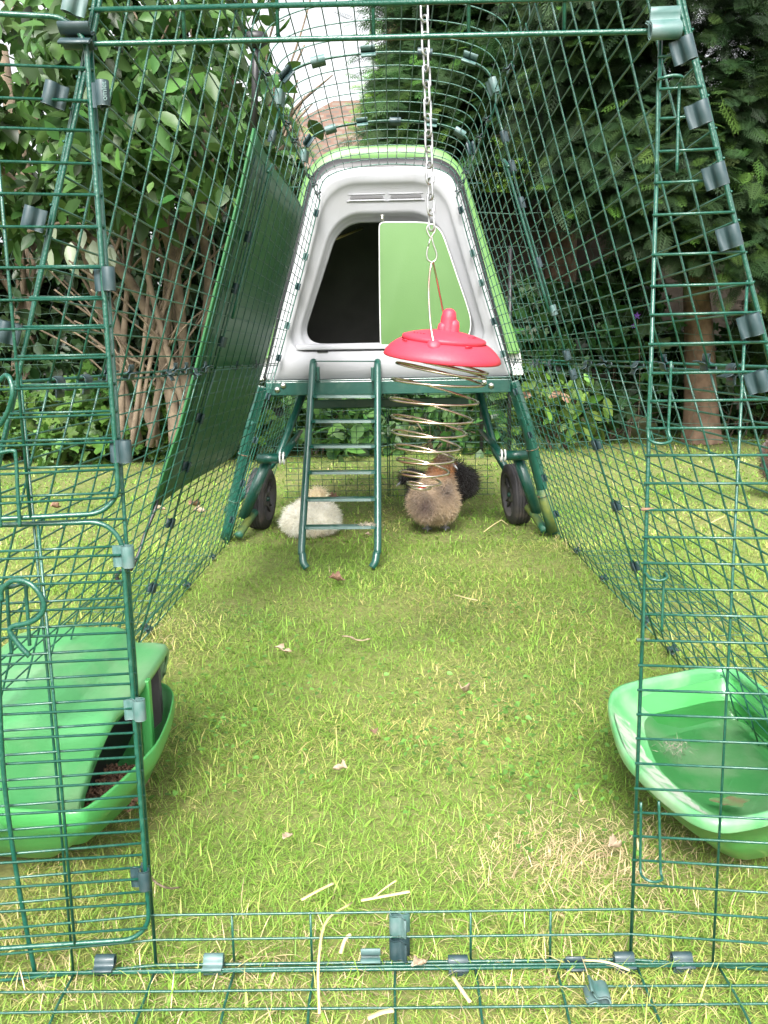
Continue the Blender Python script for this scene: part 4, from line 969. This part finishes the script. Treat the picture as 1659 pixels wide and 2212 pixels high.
straw([(978, 2110, 0), (995, 2135, .004), (1016, 2165, .004)], 'white straw on the front skirt wires', .0022, .022)
straw([(690, 2190, 0), (688, 2080, .012), (705, 1990, .02), (760, 1950, .01)], 'long curved yellow grass stalk left of the central clips', .0015)
straw([(1260, 2074, .006), (1310, 2078, .012), (1360, 2096, .006)], 'orange yellow straw caught in the right front clip', .0016, .03)
straw([(1045, 1149, 0), (1065, 1134, .012), (1083, 1123, .02)], 'straw leaning against the right wheel', .0022)
straw([(1083, 1123, .02), (1090, 1128, .012), (1097, 1134, 0)], 'short broken straw end at the right wheel', .002)
straw([(982, 1285, 0), (1005, 1291, .01), (1032, 1297, .004)], 'forked yellow straw in the middle of the lawn', .0022)
straw([(795, 2200, 0), (822, 2188, .004), (850, 2182, .004)], 'pale straw flake at the very front edge', .003, .02)
straw([(1320, 1092, 0), (1345, 1094, .01), (1370, 1095, .004)], 'pale straw on the grass outside the right wall', .0025)
straw([(1535, 1130, 0), (1550, 1122, .006), (1565, 1115, .004)], 'straw lying far right outside the run', .0025)
mb = MB(); mb.tube(smoothline([atZ(x, y, .02+dz) for x, y, dz in ((326, 1893, .03), (335, 1905, .02), (352, 1915, .02), (368, 1919, .012), (388, 1917, .004))], 16), [.0012]*16, 6); o = mb.build('twig', M['bark'], origin=atZ(340, 1900, .02)); tag(o, 'dark bent twig by the lowest hinge clip', 'twig')

# ------------------------------------------------------------------ garden behind
LEAF_V = np.array([(0, 0, 0), (-.20, .22, .035), (.20, .22, .035), (-.27, .52, .05), (0, .5, -.02), (.27, .52, .05), (-.17, .80, .02), (.17, .80, .02), (0, 1.05, -.06), (0, .22, -.01)])
LEAF_F = [(0, 9, 1), (0, 2, 9), (1, 9, 4, 3), (9, 2, 5, 4), (3, 4, 6), (4, 5, 7), (6, 4, 8), (4, 7, 8)]
LOBE_V = []; LOBE_F = []
a = np.linspace(-150, 150, 16)
LOBE_V = [(0, 0, 0)]+[((.55 if i % 3 else .34)*math.sin(R(q)), .25+(.55 if i % 3 else .34)*math.cos(R(q))*1.0, .06*math.sin(i*1.7)) for i, q in enumerate(a)]
LOBE_F = [(0, i+1, i+2) for i in range(15)]
def limb(mb, P, r0, r1, n=9):
    P = smoothline(P, max(8, 5*len(P))); k = len(P); r_ = np.linspace(r0, r1, k)*(1+.1*np.sin(np.arange(k)*1.3+r0*900)); mb.tube(P, r_, n)
def leafcloud(P, size, base, root, name='foliage', m='leaf', droop=.4, TV=LEAF_V, TF=LEAF_F, var=.35, faceb=.35):
    n = len(P); d = rdir(n); d[:, 2] -= droop
    up = rdir(n)*.9+np.array((0, -faceb, .75)); C = np.asarray(base)*(1+rng.normal(0, var, (n, 1)))*(1+rng.normal(0, .08, (n, 3)))
    return scatter(TV, TF, P, frames(d, up), size*rng.uniform(.55, 1.3, n), np.clip(C, .004, 1), name, M[m], parent=root)
def clumps(centers, radii, n):
    k = rng.integers(0, len(centers), n); q = rdir(n)*(rng.uniform(0, 1, n)**.45)[:, None]
    return np.asarray(centers)[k]+q*np.asarray(radii)[k][:, None]*np.array((1, 1, .8))
# -- left shrub: many leaning stems, big oval leaves
def shrub(name, base, label, stems, cl, nleaf, size, col, leafn=LEAF_V, seed=1, pale=0, cat='shrub', r0=.05):
    root = empty(name, base, label, cat); mb = MB(); r = random.Random(seed)
    for P, rr in stems:
        limb(mb, P, rr, rr*.45)
        for _ in range(5):
            i = r.randrange(1, len(P)); p = np.array(P[i])*.6+np.array(P[i-1])*.4; e = p+np.array((r.uniform(-.5, .5), r.uniform(-.4, .3), r.uniform(.2, .8)))
            limb(mb, [p, (p+e)/2+np.array((r.uniform(-.06, .06), 0, .03)), e], rr*.3, .005, 6)
    mb.build('trunk', M['bark'], root)
    c = np.array([q[:3] for q in cl]); rd = np.array([q[3] for q in cl]); leafcloud(clumps(c, rd, nleaf), size, col, root, 'crown', droop=.6)
    return root
YS = 4.9
def S(x, y, Y=YS): return atY(x, y, Y)
stL = [([S(395, 960, 4.9), S(400, 800, 4.9), S(380, 600, 4.8), S(330, 380, 4.7), S(350, 150, 4.6)], .055),
       ([S(380, 960, 4.9), S(360, 800, 4.9), S(300, 640, 4.85), S(200, 520, 4.8), S(60, 420, 4.7), S(-60, 300, 4.6)], .06),
       ([S(405, 960, 5.0), S(440, 760, 5.0), S(450, 600, 5.0), S(440, 450, 5.0), S(500, 200, 4.9), S(520, 20, 4.9)], .05),
       ([S(340, 950, 5.0), S(250, 700, 5.0), S(200, 560, 5.1), S(80, 500, 5.0), S(-40, 470, 5.0)], .045),
       ([S(420, 960, 4.8), S(320, 600, 4.6), S(310, 420, 4.5), S(280, 250, 4.4)], .030),
       ([S(430, 960, 5.1), S(500, 650, 5.1), S(560, 400, 5.1), S(600, 150, 5.1)], .035),
       ([S(300, 960, 5.2), S(170, 500, 5.2), S(60, 200, 5.2), S(30, -60, 5.2)], .05)]
stL = [(P_, r_*.62) for P_, r_ in stL]
r = random.Random(8)
for _ in range(6):
    x = r.uniform(250, 430); t_ = x+r.uniform(-230, 170); Y_ = r.uniform(4.6, 5.4)
    stL.append(([S(x, 965, Y_), S(x+(t_-x)*.25, 760, Y_), S(x+(t_-x)*.6+r.uniform(-25, 25), 520, Y_), S(t_, 250, Y_), S(t_+r.uniform(-60, 60), 60, Y_)], r.uniform(.010, .024)))
clL = []
r = random.Random(5)
for _ in range(64):
    x = r.uniform(-120, 560-max(0, 200-r.random()*60)*.0); y = r.uniform(-140, 470)
    if x < 130 and y < 420 and r.random() < .55: continue
    if x > 540: continue
    p = S(x, y, r.uniform(4.0, 5.3)); clL.append((*p, r.uniform(.16, .34)))
shrub('shrub', S(395, 960, 4.9)*(1, 1, 0), 'tall leafy shrub with many brown leaning stems left behind the run', stL, clL, 4300, .108, (.050, .110, .026), seed=2)
# the same garden border further back on the left: darker tree closing the view
stD = [([S(40, 940, 6.6), S(60, 500, 6.6), S(0, 100, 6.6)], .10), ([S(560, 940, 7.0), S(600, 500, 7.0), S(590, 200, 7.0)], .07)]
clD = []
for _ in range(95):
    x = r.uniform(-150, 600); y = r.uniform(170, 820)
    if x > 520 and y < 330: continue
    if x < 100 and y < 380 and r.random() < .6: continue
    clD.append((*S(x, y, r.uniform(6.2, 7.4)), r.uniform(.25, .5)))
shrub('shrub', S(300, 940, 6.6)*(1, 1, 0), 'dense dark bush filling the background behind the brown-stemmed shrub', stD, clD, 15000, .11, (.020, .046, .013), seed=3)
# pale undersides hanging where a branch has wilted
n = 15; Pp = np.array([S(x, y, 4.45) for x, y in [(r.uniform(100, 250), r.uniform(470, 560)) for _ in range(n)]])
root = empty('wilted_branch', S(170, 480, 4.45), 'wilted branch with pale hanging leaves across the brown stems', 'branch')
mb = MB(); limb(mb, [S(60, 500, 4.45), S(150, 480, 4.45), S(250, 505, 4.45)], .008, .003, 6); mb.build('stem', M['bark'], root)
d = np.tile([0, -.1, -1.], (n, 1))+rng.normal(0, .22, (n, 3)); scatter(LEAF_V*(.9, 1, 1), LEAF_F, Pp, frames(d, np.tile([0, -1., .2], (n, 1))+rng.normal(0, .4, (n, 3))), rng.uniform(.07, .14, n), np.array([.27, .32, .22])*rng.uniform(.8, 1.15, (n, 1)), 'leaves', M['leaf'], parent=root)
# -- conifers on the right
SPR_V = []; SPR_F = []
def spray():
    V = []; F = []
    def needle(p, a, l, w_):
        i = len(V); dx, dy = math.sin(a), math.cos(a); px, py = p
        V.extend([(px-dy*w_, py+dx*w_, 0), (px+dy*w_, py-dx*w_, 0), (px+dx*l+dy*w_*.6, py+dy*l-dx*w_*.6, -.03*l/.3), (px+dx*l-dy*w_*.6, py+dy*l+dx*w_*.6, -.03*l/.3)]); F.append((i, i+1, i+2, i+3))
    needle((0, 0), 0, 1.0, .011)
    for k in range(8):
        t = .12+k*.115; l = .42*(1-t)**.7+.06
        for s_ in (-1, 1):
            needle((0, t), s_*.75, l, .013)
            needle((s_*l*.35*math.sin(.75), t+l*.35*math.cos(.75)), s_*.2, l*.45, .011)
            needle((s_*l*.55*math.sin(.75), t+l*.55*math.cos(.75)), s_*1.25, l*.35, .011)
    V = np.array(V); V[:, 2] -= .18*V[:, 1]**2+.15*V[:, 0]**2; return V, F
SPR_V, SPR_F = spray()
def conifer(name, base, hgt, label, cl, n, size, col, trunk=True, tr=.12, cat='conifer', tpts=None, var=.3):
    root = empty(name, base, label, cat); mb = MB()
    P = tpts if tpts is not None else [base, np.array(base)+(0.03, 0, hgt*.5), np.array(base)+(0, 0, hgt)]
    P = smoothline(P, 24); k = len(P); a_ = 14; rings = []
    for i, p in enumerate(P):
        rr = tr*(1-.5*i/k)*(1+.25*math.exp(-i/2.0))
        rings.append([p+(rr*(1+.10*math.sin(j*2.1+i*.3))*math.cos(j*2*math.pi/a_), rr*(1+.10*math.sin(j*3.1-i*.2))*math.sin(j*2*math.pi/a_), 0) for j in range(a_)])
    mb.loft(rings)
    c = np.array([q[:3] for q in cl]); rd = np.array([q[3] for q in cl])
    for q in c[::3]:
        s_ = P[np.argmin(abs(P[:, 2]-(q[2]-.15)))]; limb(mb, [s_, (s_+q)/2+(0, 0, .05), q], .018, .005, 5)
    mb.build('trunk', M['bark2'], root)
    O = clumps(c, rd, n); d = (O-np.array((base[0], base[1]+.6, 0)))*(1, 1, 0); d /= np.linalg.norm(d, axis=1)[:, None]+1e-6
    d = d+rng.normal(0, .45, (n, 3))+(0, -.25, -.25); up = np.array((0, -.35, 1.))+rng.normal(0, .35, (n, 3))
    C = np.array(col)*(1+rng.normal(0, var, (n, 1)))*(1+rng.normal(0, .08, (n, 3)))
    # fresh growth at the outer tips of some clumps is lighter
    fr = (rng.uniform(size=n) < .16)[:, None]; C = np.where(fr, C*np.array((2.1, 1.9, 1.1)), C)
    scatter(SPR_V, SPR_F, O, frames(d, up), size*rng.uniform(.6, 1.3, n), np.clip(C, .004, 1), 'crown', M['needle'], parent=root)
    return root
def grid_clumps(x0, x1, y0, y1, Ya, Yb, n, ra, rb, seed, skip=None):
    q = random.Random(seed); out = []
    while len(out) < n:
        x = q.uniform(x0, x1); y = q.uniform(y0, y1)
        if skip and skip(x, y): continue
        out.append((*atY(x, y, q.uniform(Ya, Yb)), q.uniform(ra, rb)))
    return out
DK = (.017, .040, .012)
T1 = atZ(1510, 955, 0); T1[1] = 6.0; T1 = np.array((atY(1515, 950, 6.0)[0], 6.0, 0))
tp1 = [T1, atY(1512, 760, 6.0), atY(1500, 560, 6.0), atY(1490, 300, 6.1), atY(1470, 0, 6.2)]
conifer('conifer_tree', T1, 4, 'dark conifer with thick bare brown trunk at right behind the run', grid_clumps(1230, 1800, -200, 560, 4.9, 6.2, 70, .25, .5, 11, lambda x, y: y > 430 and x < 1430), 15000, .17, DK, tr=.105, tpts=tp1)
conifer('conifer_tree', (atY(1200, 900, 7.6)[0], 7.6, 0), 5, 'dark conifer between the pale sky gap and the thick trunk', grid_clumps(830, 1330, -200, 400, 6.6, 8.0, 80, .3, .6, 12, lambda x, y: x < 920-y*.12 or (990 < x < 1150 and 270 < y)), 14000, .19, (.022, .056, .015), tr=.14)
conifer('conifer_tree', (atY(860, 900, 9.5)[0], 9.5, 0), 5, 'bright green conifer rising just behind the hen house roof', grid_clumps(790, 1010, -80, 400, 8.8, 10.0, 70, .15, .3, 13, lambda x, y: x < 858-(y)*.16), 8000, .20, (.07, .17, .036), tr=.10)
conifer('conifer_tree', (atY(620, 900, 8.5)[0], 8.5, 0), 3, 'small light green conifer left of the hen house beside the shade sheet', grid_clumps(560, 650, 240, 520, 8.0, 9.0, 16, .2, .4, 14, lambda x, y: x > 600+(y-300)*.22), 1500, .26, (.055, .12, .03), tr=.05)
# low hanging fringe in front of the fence on the right
conifer('conifer_tree', (atY(1640, 900, 6.6)[0], 6.6, 0), 3, 'low bushy conifer at the right edge beside the thick trunk', grid_clumps(1560, 1850, 350, 880, 5.6, 6.6, 24, .2, .35, 15), 5500, .17, (.030, .064, .017), tr=.06)
# -- broad-leaved things low on the right and in the bed
def bush(name, x, y0, Y, label, x0, x1, ya, yb, n, size, col, lobed=False, seed=0, r=(.12, .25), cat='plant', dY=.4):
    base = np.array((atY(x, y0, Y)[0], Y, 0)); root = empty(name, base, label, cat)
    cl = grid_clumps(x0, x1, ya, yb, Y-dY, Y+dY, 22, r[0], r[1], seed); c = np.array([q[:3] for q in cl]); c[:, 2] = np.maximum(c[:, 2], .06); rd = np.array([q[3] for q in cl])
    mb = MB()
    for q in c[::2]: limb(mb, [base+(random.uniform(-.1, .1), random.uniform(-.1, .1), 0), (base+q)/2+(0, 0, .08), q], .007, .003, 5)
    mb.build('stem', M['bark'], root)
    P = clumps(c, rd, n); P[:, 2] = np.maximum(P[:, 2], .02)
    leafcloud(P, size, col, root, 'foliage', TV=np.array(LOBE_V) if lobed else LEAF_V, TF=LOBE_F if lobed else LEAF_F, droop=.3)
bush('geranium_plant', 60, 960, 5.75, 'leafy green border plant at the far left edge below the stems', -100, 170, 850, 960, 1500, .085, (.085, .17, .035), True, 31)
bush('geranium_plant', 260, 960, 5.75, 'leafy green border plant directly below the brown stems', 170, 350, 850, 965, 1500, .085, (.075, .16, .03), True, 32)
bush('geranium_plant', 420, 960, 5.75, 'leafy green border plant seen through the shade sheet edge', 350, 560, 840, 960, 1500, .085, (.075, .15, .03), True, 33)
bush('border_plant', 700, 960, 5.8, 'broad-leaved plant seen behind the ladder under the hen house', 600, 830, 860, 950, 900, .12, (.07, .16, .04), False, 34)
bush('border_plant', 940, 960, 5.9, 'straggly dark plant behind the treat spring', 830, 1080, 870, 950, 500, .09, (.045, .11, .025), False, 35)
bush('hydrangea_bush', 1200, 950, 5.9, 'low bush with yellowish leaves right of the hen house', 1110, 1290, 800, 930, 380, .105, (.10, .18, .035), False, 36)
bush('ivy', 1330, 950, 6.4, 'dark round-leaved ivy covering the fence foot on the right', 1130, 1480, 600, 900, 3000, .095, (.032, .085, .022), True, 37, (.15, .3))
bush('ivy', 1600, 950, 6.5, 'dark ivy at the right edge behind the thick trunk', 1480, 1750, 700, 930, 1800, .09, (.035, .09, .022), True, 38, (.15, .3))
bush('ivy', 1000, 950, 6.6, 'dark ivy under the hen house in the background', 560, 1130, 780, 900, 1600, .09, (.03, .075, .02), True, 39, (.15, .3))
# red-brown leaves of the hydrangea
for k, (x, y) in enumerate(((1212, 845), (1150, 855), (1232, 870))):
    p = atY(x, y, 5.45); mb = MB(); s_ = .08; Rm = np.array(Matrix.Rotation(R(60+k*40), 3, 'Y') @ Matrix.Rotation(R(-70), 3, 'X')); mb.add(LEAF_V@Rm.T*s_+p, LEAF_F); o = mb.build('withered_leaf', M['deadleaf'], origin=p, smooth=False); tag(o, ['rusty withered leaf highest on the yellowish bush', 'rusty withered leaf on the left of the yellowish bush', 'rusty withered leaf on the right of the yellowish bush'][k], 'leaf', 'withered leaves on the bush')
# violet bellflower
bf = empty('bellflower', atY(1378, 700, 6.0)*(1, 1, 0), 'violet bellflower with two blooms against the dark ivy', 'flower')
M['violet'] = mat('violet_petal', (.23, .08, .55), .6, trans=.3)
mb = MB(); limb(mb, [atY(1378, 950, 6.0), atY(1382, 800, 5.9), atY(1377, 690, 5.7)], .004, .002, 5); mb.build('stem', M['bark'], bf)
for x, y, s_ in ((1376, 682, .026), (1368, 704, .018)):
    p = atY(x, y, 5.68); V = [p]; F = []
    for k in range(10): rr = s_ if k % 2 == 0 else s_*.42; V.append(p+(rr*math.sin(k*math.pi/5), -.008 if k % 2 == 0 else -.002, rr*math.cos(k*math.pi/5)))
    mb = MB(); mb.add(V, [(0, i+1, (i+1) % 10+1) for i in range(10)]); mb.build('bloom', M['violet'], bf, smooth=False, solid=.001)

# -- stock netting along the bed, panel fence, posts
nf = empty('netting_fence', (0, 5.45, 0), 'thin wire netting fence strung along the planted bed', 'wire fence')
mb = MB(); YN = 5.45
zs_ = np.arange(.08, 1.5, .105)
for i, z in enumerate(zs_):
    P = [(x, YN+.02*math.sin(x*2), z+.012*math.sin(x*5+i)+.006*math.sin(x*23+i*2)) for x in np.arange(-3.2, 3.4, .12)]; mb.tube(P, .0016 if i not in (0, len(zs_)-1) else .003, 4, cap=False)
for k, x in enumerate(np.arange(-3.2, 3.3, .105)):
    P = [(x+.012*(-1)**i, YN+.02*math.sin(x*2), z) for i, z in enumerate(np.arange(.03, 1.52, .0525))]; mb.tube(P, .0013, 4, cap=False)
mb.build('netting', M['net'], nf)
for x, y in ((1040, 998), (1100, 990)):
    p = atY(x, y, YN); mb = MB(); mb.tube([(p[0], YN, 0), (p[0], YN, 1.0 if x == 1040 else 1.25)], .012, 8); mb.build('post', M['black'], nf)
pf = empty('panel_fence', (1.6, 7.9, 0), 'brown wooden panel fence in shade behind the conifers', 'fence')
def boards(x0, x1, Y, h, parent):
    mb = MB(); n = int((x1-x0)/.14)
    for i in range(n):
        x = x0+i*.14; mb.box((x, Y, .05), (x+.1385, Y+.018, h+random.uniform(-.01, .01)))
    mb.box((x0, Y-.03, .5), (x1, Y, .58)); mb.box((x0, Y-.03, h-.25), (x1, Y, h-.17)); mb.build('boards', M['wood'], parent, smooth=False)
    for x in np.arange(x0, x1+.1, 1.8):
        mb = MB(); mb.box((x-.05, Y-.09, 0), (x+.05, Y-.031, h+.06)); mb.build('post', M['wood'], parent, smooth=False)
boards(.55, 5.2, 7.9, 1.98, pf)
pf2 = empty('panel_fence', (-3, 7.9, 0), 'grey brown wooden fence behind the left shrubs', 'fence'); boards(-6, .5, 7.95, 1.25, pf2)
# -- house beyond, brown tiled roof
hs_ = empty('house', (-1.5, 24, 0), 'distant house with brown tiled roof and white gutter left of the conifer', 'house')
M['tile'] = bpy.data.materials.new('roof_tiles'); M['tile'].use_nodes = True
n = M['tile'].node_tree.nodes; L = M['tile'].node_tree.links; br = n.new('ShaderNodeTexBrick'); tc = n.new('ShaderNodeTexCoord')
br.inputs['Scale'].default_value = 1; br.inputs['Color1'].default_value = (.055, .045, .038, 1); br.inputs['Color2'].default_value = (.145, .118, .095, 1); br.inputs['Mortar'].default_value = (.12, .07, .05, 1); br.inputs['Mortar Size'].default_value = .035; br.inputs['Brick Width'].default_value = .26; br.inputs['Row Height'].default_value = .16
mp = n.new('ShaderNodeMapping'); mp.inputs['Rotation'].default_value = (R(90), 0, 0); L.new(tc.outputs['Object'], mp.inputs['Vector']); L.new(mp.outputs[0], br.inputs['Vector']); L.new(br.outputs['Color'], n['Principled BSDF'].inputs['Base Color']); n['Principled BSDF'].inputs['Roughness'].default_value = .9
e0 = atY(560, 392, 22); e1 = atY(800, 392, 22); ez = e0[2]
rgA = atY(745, 222, 26); rgB = rgA+np.array((6, 0, 0)); x0_ = atY(600, 392, 22)[0]-2.2
mb = MB(); mb.add([(x0_, 22, ez), (12, 22, ez), (12, 26, rgA[2]), (rgA[0]-.3, 26, rgA[2]), (x0_, 30, ez), (12, 30, ez)], [(0, 1, 2, 3), (0, 3, 4), (3, 2, 5, 4)]); mb.build('roof', M['tile'], hs_, smooth=False, solid=.12)
mb = MB(); mb.box((x0_+.4, 22.4, 0), (11.6, 29.6, ez-.02)); mb.build('wall', M['brick'], hs_, smooth=False)
mb = MB(); mb.box((x0_, 21.85, ez-.22), (12, 21.98, ez-.02)); mb.build('gutter', M['white_wood'], hs_, smooth=False)
# tree and bush beyond the right gap, sunlight put into their pale colours
conifer('garden_tree', (atY(1075, 700, 14)[0], 14, 0), 3.5, 'pale bright tree seen through the gap above the fence', grid_clumps(1000, 1150, 290, 420, 12.5, 14.5, 18, .25, .5, 44), 10, .3, (.2, .35, .06), tr=.08)
bush('garden_bush', 1075, 700, 13.5, 'bright yellow green bush glimpsed over the fence', 1000, 1150, 290, 410, 1500, .16, (.22, .36, .07), False, 45, (.3, .6))
